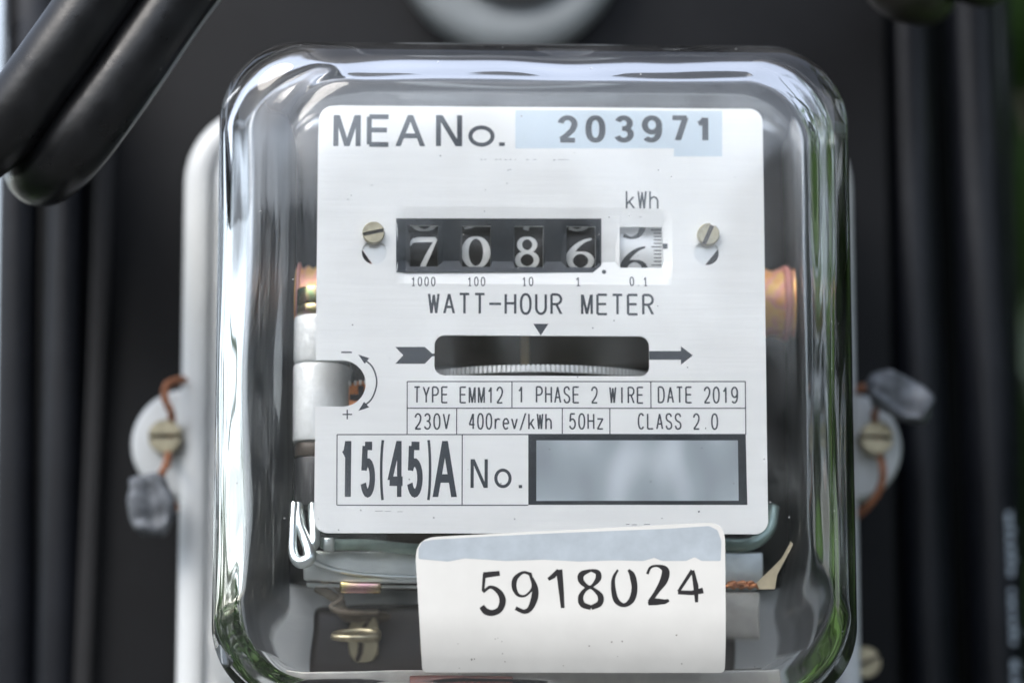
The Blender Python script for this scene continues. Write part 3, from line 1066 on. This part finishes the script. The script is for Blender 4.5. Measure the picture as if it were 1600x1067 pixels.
# the left edge carries a U-shaped notch: insert it between the upper and lower left corners
cut = [k for k in range(len(outline)) if outline[k][0] < PX0 + 1e-6 and outline[k][1] > 0][-1]
notch = [(PX0, NZ1)] + [(NX - nr + nr * math.sin(math.radians(a)), (NZ0 + NZ1) / 2 + nr * math.cos(math.radians(a))) for a in range(0, 181, 9)] + [(PX0, NZ0)]
outline = outline[:cut + 1] + notch + outline[cut + 1:]
def rect(a, b, c, d):
    return [(a, c), (b, c), (b, d), (a, d)]
wins = [rect(w[0], w[1], WZ0, WZ1) for w in (W1, W2, W3, W4)]
win5 = rect(W5[0], W5[1], WZ0, WZ1)
dwin = rrect(-20.49, 20.7, -10.7, -2.94, 1.9, 8)
hl = circle(*(-32.16, 13.12), 2.38, 36)
hr = circle(*(31.92, 13.39), 2.41, 36)
sl = circle(*(-32.31, 16.75), 1.3, 16)
plate = Soup().add(*sheet(outline, wins + [win5, dwin, hl, hr], extra=grid, thick=0.7, lift=-0.7)).build('dial_plate', M['plate'], meter)

# paint and print on the plate
mo = [((-27.92, 9.26)), ((9.97, 9.49)), ((11.59, 10.88)), ((11.63, 20.0)), ((-27.98, 19.74))]
Soup().add(*sheet(mo, wins, extra=grid, lift=0.012)).build('black_panel', M['mask'], plate)
Soup().add(*sheet([(-4.98, 33.68), (25.79, 33.91), (25.77, 32.32), (35.14, 32.39), (35.24, 41.44), (-4.98, 41.25)], lift=0.008)).build('number_background', M['pale_blue'], plate)

def line(s_, a, b, w):
    draw(s_, [[a, b]], plate_point, w, 0.012)

# bold headings
s = Soup()
for ch, (x0, z0, x1, z1) in (('M', (-40.21, 33.86, -34.93, 39.99)), ('E', (-33.77, 33.9, -29.1, 40.04)), ('A', (-28.19, 33.95, -22.48, 40.09)), ('N', (-20.38, 34.01, -15.31, 40.15))):
    glyph(s, ch, x0, z0, x1, z1, 0.98 if ch in 'MN' else 0.95, plate_point, 1.0, wy=0.66 if ch == 'E' else 0.0)
x0, z0 = (-14.17, 33.99); x1, z1 = (-8.96, 34.03)
oz = 38.14
draw(s, [[(x0 + 0.45 + q[0] * (x1 - x0 - 0.9), z0 + 0.36 + q[1] / 0.68 * (oz - z0 - 0.72)) for q in G['o'][0]]], plate_point, 0.8)
draw(s, [[(-8.15, 34.48), (-7.03, 34.48)]], plate_point, 0.75)
s.build('heading_letters', M['ink'], plate)
s = Soup()
for ch, (x0, z0, x1, z1) in (('2', (3.11, 34.88, 7.17, 40.29)), ('0', (8.59, 34.92, 12.48, 40.33)), ('3', (14.15, 34.97, 18.05, 40.37)), ('9', (19.56, 35.01, 23.53, 40.42)), ('7', (25.05, 35.05, 28.84, 40.46)), ('1', (29.67, 35.08, 33.72, 40.5))):
    glyph(s, ch, x0, z0, x1, z1, 1.2, plate_point, 0.8)
s.build('plate_number', M['ink'], plate)
T = lambda name, text, b, w, **k: text_line(name, text, *b, w, plate, M['ink'], plate_point, **k)
T('unit_lettering', 'kWh', (16.34, 21.83, 22.73, 25.54), 0.34, fill=0.8)
T('title_lettering', 'WATT-HOUR METER', (-21.8, 1.06, 21.67, 5.3), 0.47, fill=0.78)
T('scale_lettering', '1000', (-25.07, 6.53, -20.34, 8.43), 0.22, fill=0.68, feet=True)
T('scale_lettering', '100', (-14.23, 6.59, -10.78, 8.49), 0.22, fill=0.68, feet=True)
T('scale_lettering', '10', (-3.75, 6.65, -1.52, 8.54), 0.22, fill=0.68, feet=True)
T('scale_lettering', '1', (6.5, 6.71, 7.62, 8.6), 0.22, fill=0.8, feet=True)
T('scale_lettering', '0.1', (17.01, 6.77, 20.49, 8.67), 0.22, fill=0.68, feet=True)
T('type_lettering', 'TYPE EMM12', (-24.46, -16.11, -7.32, -12.83), 0.31, fill=0.78)
T('phase_lettering', '1 PHASE 2 WIRE', (-4.62, -16.02, 19.6, -12.7), 0.31, fill=0.78)
T('date_lettering', 'DATE 2019', (22.26, -15.9, 37.72, -12.62), 0.31, fill=0.78)
T('voltage_lettering', '230V', (-24.26, -21.16, -17.48, -17.99), 0.31, fill=0.78)
T('rate_lettering', '400rev/kWh', (-13.95, -21.12, 1.98, -17.91), 0.31, fill=0.8)
T('frequency_lettering', '50Hz', (5.23, -21.04, 11.87, -17.86), 0.31, fill=0.78)
T('class_lettering', 'CLASS 2.0', (18.4, -20.98, 33.84, -17.77), 0.31, fill=0.78)
s = Soup()
for ch, (x0, z0, x1, z1) in (('1', (-38.36, -34.04, -35.53, -23.38)), ('5', (-34.4, -34.15, -31.62, -23.49)), ('(', (-30.81, -34.75, -29.61, -23.05)), ('4', (-29.36, -34.01, -26.01, -23.34)), ('5', (-25.59, -34.12, -22.59, -23.45)), (')', (-22.17, -34.72, -20.95, -23.01)), ('A', (-20.72, -33.99, -16.12, -23.3))):
    glyph(s, ch, x0, z0, x1, z1, {'(': 0.5, ')': 0.5, '4': 0.86, '1': 1.15}.get(ch, 1.05), plate_point, {'(': 1.0, ')': 1.0, '4': 2.1}.get(ch, 1.55), wy=0.0 if ch in '()1A4' else None)
s.build('rating_lettering', M['ink'], plate)
s = Soup()
x0, z0 = (-13.53, -32.25); x1, z1 = (-10.24, -26.78)
glyph(s, 'N', x0, z0, x1, z1, 0.62, plate_point, wy=0)
x0, z0 = (-9.02, -32.28); x1, z1 = (-5.72, -32.27)
oz = -28.55
draw(s, [[(x0 + 0.3 + q[0] * (x1 - x0 - 0.6), z0 + 0.3 + q[1] / 0.68 * (oz - z0 - 0.6)) for q in G['o'][0]]], plate_point, 0.6)
draw(s, [[(-4.38, -31.97), (-3.73, -31.97)]], plate_point, 0.6)
s.build('serial_lettering', M['ink'], plate)
# ruled table
s = Soup()
for x0, z0, x1, z1 in ((-25.67, -11.94, 39.19, -11.63),
    (-25.64, -17.06, 39.13, -16.78),
    (-38.95, -22.16, 39.06, -21.85),
    (-38.83, -35.63, -2.55, -35.52),
    (-25.67, -11.94, -25.62, -22.11),
    (39.14, -11.63, 39.11, -21.85),
    (-5.66, -11.84, -5.66, -16.97),
    (20.96, -11.72, 20.97, -16.86),
    (-16.22, -17.02, -16.24, -22.07),
    (3.97, -16.93, 3.95, -21.99),
    (13.06, -16.89, 13.05, -21.96),
    (-38.95, -22.16, -38.88, -35.63),
    (-15.14, -22.07, -15.11, -35.56)):
    line(s, (x0, z0), (x1, z1), 0.20)
s.build('ruled_table', M['ink'], plate)
fo = [(-2.55, -35.45), (39.23, -35.32), (39.09, -21.73), (-2.54, -21.89)]
fi = [(-1.02, -34.69), (37.58, -34.53), (37.57, -22.97), (-1.01, -23.12)]
Soup().add(*sheet(fo, [fi], lift=0.010)).build('serial_frame', M['mask'], plate)
# the number inside that frame is smeared beyond reading: a pale panel with soft blotches
m = material('smeared_number', (0.42, 0.49, 0.54), 0.45)
n_, l_ = nodes_of(m)
tc = n_.new('ShaderNodeTexCoord')
mp = n_.new('ShaderNodeMapping')
mp.inputs['Scale'].default_value = (1, 1, 0.45)
mp.inputs['Location'].default_value = (0.013, 0, 0.002)
l_.new(tc.outputs['Object'], mp.inputs['Vector'])
nz = n_.new('ShaderNodeTexNoise')
nz.inputs['Scale'].default_value = 165
nz.inputs['Detail'].default_value = 0.0
l_.new(mp.outputs['Vector'], nz.inputs['Vector'])
cr = n_.new('ShaderNodeValToRGB')
e_ = cr.color_ramp.elements
e_[0].position, e_[0].color = 0.25, (0.29, 0.325, 0.35, 1)
e_[1].position, e_[1].color = 0.80, (0.60, 0.65, 0.69, 1)
q_ = e_.new(0.5)
q_.color = (0.38, 0.43, 0.46, 1)
l_.new(nz.outputs['Fac'], cr.inputs['Fac'])
l_.new(cr.outputs['Color'], n_['Principled BSDF'].inputs['Base Color'])
Soup().add(*sheet(fi, lift=0.008)).build('serial_panel', m, plate)
# pointer, arrows, adjust mark, decimal point, index
Soup().add(*sheet([(1.34, -0.64), (-1.54, -0.65), (-0.11, -2.89)][::-1], lift=0.012)).build('pointer_mark', M['ink'], plate)
Soup().add(*sheet([(-28.0, -5.27), (-26.47, -6.86), (-27.98, -8.51), (-22.34, -8.48), (-20.95, -7.08), (-20.46, -7.02), (-20.46, -6.52), (-20.95, -6.5), (-22.36, -5.24)], lift=0.012)).build('arrow_tail', M['ink'], plate)
Soup().add(*sheet([(20.7, -5.82), (20.69, -7.5), (26.79, -7.47), (26.78, -8.44), (29.08, -6.61), (26.81, -4.85), (26.81, -5.79)], lift=0.012)).build('arrow_head', M['ink'], plate)
s = Soup()
line(s, (-38.29, -6.36), (-36.28, -6.35), 0.30)
line(s, (-37.95, -18.29), (-36.14, -18.28), 0.24)
line(s, (-37.07, -17.36), (-37.05, -19.21), 0.24)
ap = catmull([(-34.44, -7.34), (-32.34, -9.18), (-31.5, -12.15), (-32.42, -15.24), (-34.36, -16.98)], 7)
draw(s, [[tuple(q) for q in ap]], plate_point, 0.30)
for tip, b1, b2 in (((-35.05, -6.78), (-32.96, -7.45), (-33.81, -8.57)), ((-34.96, -17.6), (-33.88, -15.86), (-32.89, -16.91))):
    s.add(*sheet([tip, b1, b2], lift=0.016))
s.build('adjustment_mark', M['ink'], plate)
s = Soup().add(*sheet(circle(*(12.12, 9.65), 0.43, 16), lift=0.014))
s.build('decimal_point', M['ink'], plate)
Soup().add(*sheet([(23.41, 14.22), (24.44, 14.23), (24.45, 15.23), (23.42, 15.23)], lift=0.014)).build('index_mark', M['ink'], plate)
# specks and scratches in the lacquer
s = Soup()
for (px, pz, w_, h_) in [(-37.27, 23.39, 1.6, 0.5), (-5.97, 29.49, 1.5, 0.5), (-6.41, 29.36, 1.0, 0.6), (-6.59, 26.76, 1.1, 0.6), (-32.72, 26.2, 2.2, 0.4), (-11.56, 31.41, 2.0, 0.4), (-10.82, 31.41, 1.5, 0.4), (-8.71, 31.43, 2.4, 0.4), (-7.84, 31.44, 1.8, 0.4), (-6.84, 31.44, 2.0, 0.4), (-5.97, 31.45, 1.8, 0.4), (-4.98, 31.46, 1.4, 0.4), (-2.62, 31.47, 2.4, 0.4), (-1.25, 31.48, 2.6, 0.4), (2.6, 31.44, 1.6, 0.6), (4.34, 31.5, 9.0, 0.3), (-30.92, -36.7, 6.0, 0.35), (-29.22, -36.76, 5.0, 0.3), (-26.91, -36.81, 4.0, 0.3), (19.21, 20.37, 2.4, 0.4), (29.96, -36.64, 1.4, 1.4), (16.36, -39.12, 3.0, 0.5), (17.58, -39.18, 4.0, 0.5), (20.03, -39.11, 5.0, 0.5)]:
    s.add(*sheet([(px - w_ / 8.1, pz - h_ / 8.1), (px + w_ / 8.1, pz - h_ / 16), (px + w_ / 9, pz + h_ / 8.1), (px - w_ / 9, pz + h_ / 12)], lift=0.01))
s.build('specks', M['ink'], plate, kind='stuff')

# plate screws and the tabs seen through their keyholes
slotted_screw('plate_screw', *(-32.31, 16.69), -0.02, 2.12, 0.22, M['nickel'], meter, 1.7, 0.17)
slotted_screw('plate_screw', *(32.2, 16.79), -0.02, 2.15, 1.15, M['nickel'], meter, 1.7, 0.2)
for pts in ([(-35.26, 18.62), (-35.23, 14.85), (-32.24, 10.61), (-29.28, 10.63), (-29.34, 18.66)], [(29.14, 19.04), (29.06, 10.98), (31.55, 11.0), (34.82, 15.05), (34.86, 19.08)]):
    Soup().add(*sheet(pts, (), lambda x, z_, h: (x, 1.3 - h, z_), thick=0.5)).build('screw_tab', M['tab'], meter)

# --- clear cover: a moulded shell with wide rounded edges and a thicker pad in front of the plate
CV = dict(x0=-62.4, x1=60.2, z0=-74.0, z1=54.9)
YF, RF, RB, TH, RIN_DEPTH = -10.0, 12.0, 18.0, 3.9, 12.0
def cring(d, y, r0=16.0):
    return ring(CV['x0'] + d, CV['x1'] - d, CV['z0'] + d, CV['z1'] - d, max(r0 - d, 1.0), y, 20, 40)

def blend(a, b, t, y):
    return [(p[0] + (q[0] - p[0]) * t, y, p[2] + (q[2] - p[2]) * t) for p, q in zip(a, b)]

NA = 24
outer = [cring(-4.5, 57.4), cring(-4.5, 54.6), cring(-4.0, 54.2), cring(-1.4, 54.0), cring(-1.1, 53.2), cring(-0.6, 28)]
wall_o = cring(0, 0)
flat_o = ring(CV['x0'] + RF, CV['x1'] - RF, CV['z0'] + RB, CV['z1'] - 10.0, 5.0, 0, 20, 40)
for k in range(NA + 1):
    a = math.radians(90 * k / NA)
    outer.append(blend(wall_o, flat_o, 1 - math.cos(a), YF + RF - RF * math.sin(a)))
outer.append(ring(CV['x0'] + RF + 0.4, CV['x1'] - RF - 0.4, CV['z0'] + RB + 0.4, CV['z1'] - 10.4, 4.6, YF, 20, 40))
outer.append(ring(CV['x0'] + RF + 3, CV['x1'] - RF - 3, CV['z0'] + RB + 3, CV['z1'] - 13, 2.0, YF, 20, 40))
# the inside is rounded more widely than the outside, so the edges are thick and bend the light
inner = [cring(TH - 1.1, 57.4), cring(TH - 0.6, 28)]
wall_i = cring(TH, 0, 18.0)
PAD = [-43.44, 48.21, -49.03, 43.41]
flat_i = ring(*PAD, 12.0, 0, 20, 40)
RY = RIN_DEPTH
for k in range(NA + 1):
    a = math.radians(90 * k / NA)
    # the mould left gentle ripples along the rounded edges
    t = 1 - math.cos(a)
    rg = []
    for p, q in zip(wall_i, flat_i):
        n1 = noise.noise(Vector((p[0] * 0.030, 3.1, p[2] * 0.017)))
        n2 = noise.noise(Vector((p[0] * 0.050, 9.7, p[2] * 0.024)))
        rip = math.sin(2 * a) * ((0.015 + 0.012 * n2) * math.sin(6.5 * a + 0.6 + 2.0 * n1) + 0.009 * math.sin(12.0 * a + 2.0 + 2.5 * n2))
        w_ = rip + 0.03 * math.sin(2 * a) * n1
        rg.append((p[0] + (q[0] - p[0]) * (t + w_), YF + TH + RY - RY * math.sin(a) + 6 * w_, p[2] + (q[2] - p[2]) * (t + w_)))
    inner.append(rg)
inner.append(ring(PAD[0] + .4, PAD[1] - .4, PAD[2] + .4, PAD[3] - .4, 11.6, YF + TH, 20, 40))
inner.append(ring(PAD[0] + 3, PAD[1] - 3, PAD[2] + 3, PAD[3] - 3, 9.0, YF + TH, 20, 40))
V, F = [], []
n = len(outer[0])
allr = inner[::-1] + outer
for r_ in allr:
    V += r_
for i in range(len(allr) - 1):
    for k in range(n):
        k2 = (k + 1) % n
        F.append((i * n + k, i * n + k2, (i + 1) * n + k2, (i + 1) * n + k))
F.append(tuple(range(n))[::-1])
F.append(tuple((len(allr) - 1) * n + k for k in range(n)))
cover = fix_normals(Soup().add(V, F).build('clear_cover', M['glass'], meter, smooth=True, angle=50))

# --- number label stuck to the front of the cover, wrapping round its lower edge
ZE = CV['z0'] + RB                  # where the flat front ends
def label_point(x, s_, h):
    if s_ >= ZE:
        return (x, YF - h, s_)
    a = math.asin(min(0.98, (ZE - s_) / RB))
    ny, nz = -math.cos(a) / RF, -math.sin(a) / RB
    k = h / math.hypot(ny, nz)
    return (x, YF + RF - RF * math.cos(a) + ny * k, s_ + nz * k)

tl, tr = (-24.14, -42.5), (33.93, -39.34)
bl, br = (-22.54, -66.93), (33.86, -66.86)
bs = -67.22
def round_poly(P, R, n=6):
    out = []
    m_ = len(P)
    for i in range(m_):
        a, b, c = (np.array(P[j % m_], float) for j in (i - 1, i, i + 1))
        r_ = R[i]
        u, w_ = (a - b) / np.linalg.norm(a - b), (c - b) / np.linalg.norm(c - b)
        p0, p1 = b + u * r_, b + w_ * r_
        for k in range(n + 1):
            t = k / n
            out.append(tuple((1 - t) ** 2 * p0 + 2 * t * (1 - t) * b + t * t * p1))
    return out

lab_out = round_poly([(bl[0], bs), (br[0], bs), (tr[0], tr[1]), (tl[0], tl[1])], [1.0, 1.0, 3.6, 4.2])
lab_out = [tuple(q) for q in dense(lab_out + lab_out[:1], 0.8)[:-1]]
lgrid = [(x, z_) for x in np.arange(bl[0] - 3, br[0] + 3, 4.0) for z_ in np.arange(bs, ZE + 1, 0.8)]
label = Soup().add(*sheet(lab_out, (), label_point, lgrid, thick=0.18, lift=0.03)).build('number_label', M['label'], meter, smooth=True, angle=40, label='white curved label with black stamped number 5918024')
band = [(-23.35, -46.43), (-17.87, -46.9), (-14.77, -46.29), (-7.13, -46.75), (0.03, -46.49), (6.6, -46.83), (13.18, -46.58), (18.57, -46.69), (20.61, -46.08), (22.04, -46.68), (26.59, -46.66), (28.16, -45.94), (29.47, -46.66), (33.07, -46.65), (33.23, -42.94), (32.53, -40.9), (30.98, -40.13), (22.81, -40.69), (13.21, -41.08), (1.23, -41.59), (-10.72, -42.22), (-20.86, -42.85), (-22.65, -43.21), (-23.36, -44.41)]
Soup().add(*sheet(round_poly(band, [0.3] * len(band), 3), (), label_point, lift=0.225)).build('label_band', M['label_band'], label)
STAMP = {
    '5': [[(.12, .97, .11), (.9, 1.0, .09)], [(.17, 1.0, .06), (.08, .56, .05)], catmull([(.08, .54, .05), (.45, .66, .06), (.85, .52, .10), (1.0, .30, .12), (.85, .08, .11), (.5, .0, .11), (.18, .05, .12), (.0, .18, .10)], 5)],
    '9': [catmull([(.80, .95, .06), (.45, 1.0, .05), (.08, .85, .09), (.02, .62, .09), (.2, .43, .06), (.55, .41, .04), (.9, .62, .05), (.80, .95, .06)], 5), catmull([(.86, .85, .06), (1.0, .6, .11), (.97, .35, .13), (.75, .08, .10), (.45, .0, .08), (.05, .1, .07)], 5)],
    '1': [[(.0, .76, .06), (.35, .84, .09), (.72, .99, .07)], [(.76, 1.0, .12), (.85, .5, .10), (.92, .0, .07)]],
    '8': [catmull([(.55, .99, .05), (.12, .90, .11), (.06, .74, .11), (.3, .58, .08), (.62, .5, .06), (.95, .3, .11), (.9, .1, .11), (.5, .0, .09)], 5), catmull([(.5, .0, .09), (.1, .1, .11), (.03, .3, .10), (.25, .48, .07), (.6, .58, .06), (.88, .76, .11), (.86, .92, .10), (.55, .99, .05)], 5)],
    '0': [catmull([(.25, .99, .04), (.03, .75, .07), (.02, .4, .10), (.15, .12, .11), (.5, .0, .08), (.85, .14, .12), (1.0, .45, .12), (.93, .8, .12), (.75, .98, .05)], 6)],
    '2': [catmull([(.03, .80, .05), (.2, .97, .05), (.55, 1.0, .05), (.88, .88, .14), (.8, .62, .15), (.45, .33, .09), (.1, .06, .09)], 5), [(.02, .02, .07), (.4, .06, .13), (.8, .05, .09), (1.0, .08, .05)]],
    '4': [[(.60, 1.0, .08), (.02, .36, .07)], [(.0, .34, .09), (.55, .30, .10), (1.0, .36, .13)], [(.62, 1.0, .07), (.72, .5, .12), (.72, .0, .07)]],
}
s = Soup()
for ch, (x0, z0, x1, z1) in (('5', (-11.65, -56.39, -7.73, -49.13)), ('9', (-5.58, -56.14, -1.65, -48.88)), ('1', (0.85, -55.54, 3.61, -48.39)), ('8', (6.69, -55.41, 10.66, -48.38)), ('0', (12.9, -54.92, 16.88, -48.24)), ('2', (19.23, -54.67, 23.23, -47.63)), ('4', (24.97, -54.42, 29.69, -48.45))):
    h_ = z1 - z0
    st = [[(x0 + q[0] * (x1 - x0) + 0.03 * (q[1] - .5) * h_ * -1, z0 + q[1] * h_ + 0.05 * (q[0] - .5) * (x1 - x0), q[2] * h_ * 1.4) for q in p] for p in STAMP[ch]]
    draw(s, st, label_point, None, 0.225)
s.build('stamped_number', M['stamp'], label, label='black stamped digits 5918024')
s = Soup()
for k in range(16):
    x = rng.uniform(bl[0] + 2, br[0] - 2)
    z_ = rng.uniform(bs + 0.6, bs + 7)
    r_ = rng.uniform(0.06, 0.16)
    s.add(*sheet(circle(x, z_, r_, 7), (), label_point, lift=0.222))
s.build('dirt_specks', M['brown'], label, kind='stuff')

# ------------------------------------------------------------------ lead seals on twisted copper wire
def twisted(path, r, pitch, off, parent):
    P = catmull(path, 14)
    P = [np.asarray(p) for p in P]
    s_ = Soup()
    d = [0]
    for a, b in zip(P[:-1], P[1:]):
        d.append(d[-1] + np.linalg.norm(b - a))
    for ph in (0, math.pi):
        q = []
        for i, p in enumerate(P):
            t = P[min(i + 1, len(P) - 1)] - P[max(i - 1, 0)]
            t /= np.linalg.norm(t)
            u = np.cross(t, (0.1, 1, 0.05))
            u /= np.linalg.norm(u) + 1e-9
            w_ = np.cross(t, u)
            a = 2 * math.pi * d[i] / pitch + ph
            q.append(p + off * (math.cos(a) * u + math.sin(a) * w_))
        s_.add(*tube(q, r, 8))
    return s_.build('twisted_wire', M['copper_dull'], parent, smooth=True)

M['copper_dull'] = material('weathered_copper', (0.36, 0.15, 0.075), 0.55, 0.4, var=0.3, var_scale=400)

def lump(centre, size, rot, seed):
    bm = bmesh.new()
    bmesh.ops.create_icosphere(bm, subdivisions=4, radius=1)
    R = Matrix.Rotation(rot, 3, 'Y')
    for v in bm.verts:
        c = v.co.copy()
        c.x = math.copysign(abs(c.x) ** 0.75, c.x)
        c.z = math.copysign(abs(c.z) ** 0.7, c.z)
        c.y = math.copysign(min(abs(c.y), 0.62) / 0.62, c.y)
        k = 1 + 0.16 * noise.noise(v.co * 1.7 + Vector((seed, 0, 0))) + 0.05 * noise.noise(v.co * 5 + Vector((seed, 3, 0)))
        c = Vector((c.x * size[0], c.y * size[1], c.z * size[2])) * k
        # pressed crimp mark across the middle
        c.y *= 1 - 0.4 * math.exp(-((v.co.x - 0.1) * 4.2) ** 2) - 0.18 * math.exp(-((v.co.z + 0.3) * 5) ** 2)
        v.co = R @ c + Vector(centre)
    return take(bm)

x, z = (-79.06, -30.5)
e = empty('lead_seal', (x, 54, z - 6), 'crimped grey lead seal hanging low on copper wire, beside the left ear', 'seal', 'lead seals wired to the meter ears')
Soup().add(*lump((x, 53, z), (4.6, 3.2, 6.6), -0.18, 2.0)).build('lead_slug', M['lead'], e, smooth=True)
twisted([(*(-73.93, 56.0, -31.45),), (*(-75.68, 54.0, -28.7),), (*(-77.09, 54.0, -24.68),), (*(-75.9, 55.0, -21.47),), (*(-76.34, 61.0, -17.83),), (*(-75.74, 61.0, -13.46),), (*(-75.5, 56.0, -10.94),), (*(-76.68, 55.0, -7.96),), (*(-76.28, 56.0, -4.97),), (*(-73.54, 60.0, -3.45),), (*(-71.97, 66.0, -3.45),)], 0.5, 3.6, 0.42, e)
x, z = (78.33, -7.25)
e = empty('lead_seal', (x, 54, z - 5), 'blue-grey lead seal tilted sideways above the right ear, on copper wire', 'seal', 'lead seals wired to the meter ears')
Soup().add(*lump((x, 53, z), (7.2, 3.4, 4.4), 0.52, 5.0)).build('lead_slug', M['lead'], e, smooth=True)
twisted([(*(69.43, 66.0, -32.15),), (*(71.56, 60.0, -30.22),), (*(74.03, 58.0, -26.86),), (*(75.04, 57.0, -22.88),), (*(74.97, 61.0, -18.06),), (*(74.51, 61.0, -13.39),), (*(73.36, 57.0, -10.86),), (*(73.91, 55.0, -8.38),), (*(75.56, 54.0, -6.04),), (*(72.05, 60.0, -4.29),), (*(71.04, 66.0, -4.45),)], 0.5, 3.6, 0.42, e)

# ------------------------------------------------------------------ thick cables looping in front
def bent_cable(path, r, label, mat='rubber', rim_light=None):
    P = catmull(path, 12)
    e_ = empty('bent_cable', tuple(P[0]), label, 'cable', 'thick cables bending down from above')
    Soup().add(*tube(P, r, 32)).build('jacket', M[mat], e_, smooth=True, angle=60)
    if rim_light is not None:
        # a narrow pale line painted as the sky-lit edge of the jacket
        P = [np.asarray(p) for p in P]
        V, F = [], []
        m_ = int(len(P) * rim_light[1])
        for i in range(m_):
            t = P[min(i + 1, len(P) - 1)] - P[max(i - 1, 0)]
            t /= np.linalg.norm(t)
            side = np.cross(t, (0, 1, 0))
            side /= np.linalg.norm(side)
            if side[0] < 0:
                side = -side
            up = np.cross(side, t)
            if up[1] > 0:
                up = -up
            for a in np.linspace(rim_light[0] - 0.13 * min(1, (m_ - 1 - i) / 14), rim_light[0] + 0.13 * min(1, (m_ - 1 - i) / 14), 5):
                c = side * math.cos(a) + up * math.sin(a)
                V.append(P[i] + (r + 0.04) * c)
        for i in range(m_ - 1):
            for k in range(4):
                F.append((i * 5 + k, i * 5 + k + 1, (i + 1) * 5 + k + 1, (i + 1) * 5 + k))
        mesh('rim_light_line', V, F, M['rim_light'], e_, smooth=True)
    return e_

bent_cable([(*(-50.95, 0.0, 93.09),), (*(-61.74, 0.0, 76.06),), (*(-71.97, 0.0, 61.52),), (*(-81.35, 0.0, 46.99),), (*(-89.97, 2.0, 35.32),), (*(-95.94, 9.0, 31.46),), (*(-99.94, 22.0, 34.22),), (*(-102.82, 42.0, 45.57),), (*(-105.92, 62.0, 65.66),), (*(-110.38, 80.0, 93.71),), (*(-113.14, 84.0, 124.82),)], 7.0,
           'thick black cable bending down and back, with its sky-lit edge painted as a pale line, upper left', rim_light=(0.12, 0.42))
bent_cable([(*(-68.19, -4.0, 91.57),), (*(-77.21, -4.0, 75.98),), (*(-86.41, -4.0, 61.18),), (*(-95.56, -3.0, 47.77),), (*(-103.57, 0.0, 37.55),), (*(-110.84, 8.0, 34.46),), (*(-115.89, 22.0, 38.3),), (*(-119.63, 42.0, 49.53),), (*(-122.58, 62.0, 71.2),), (*(-127.3, 84.0, 115.63),)], 7.0,
           'outer thick black cable leaving the frame at the upper left corner')
bent_cable([(*(54.91, 24.0, 109.15),), (*(65.18, 24.0, 87.31),), (*(73.49, 26.0, 75.44),), (*(80.55, 36.0, 75.3),), (*(86.26, 52.0, 80.94),), (*(90.6, 68.0, 95.14),), (*(94.23, 84.0, 127.22),)], 6.2,
           'brownish black cable bend dipping in at the upper right, nearest the meter', 'rubber_brown')
bent_cable([(*(71.92, 30.0, 111.42),), (*(82.25, 30.0, 90.7),), (*(89.1, 32.0, 80.6),), (*(95.52, 44.0, 81.04),), (*(100.53, 58.0, 86.51),), (*(104.85, 74.0, 101.52),), (*(108.45, 88.0, 131.82),)], 5.6,
           'brownish black cable bend at the upper right, only its underside showing', 'rubber_brown')
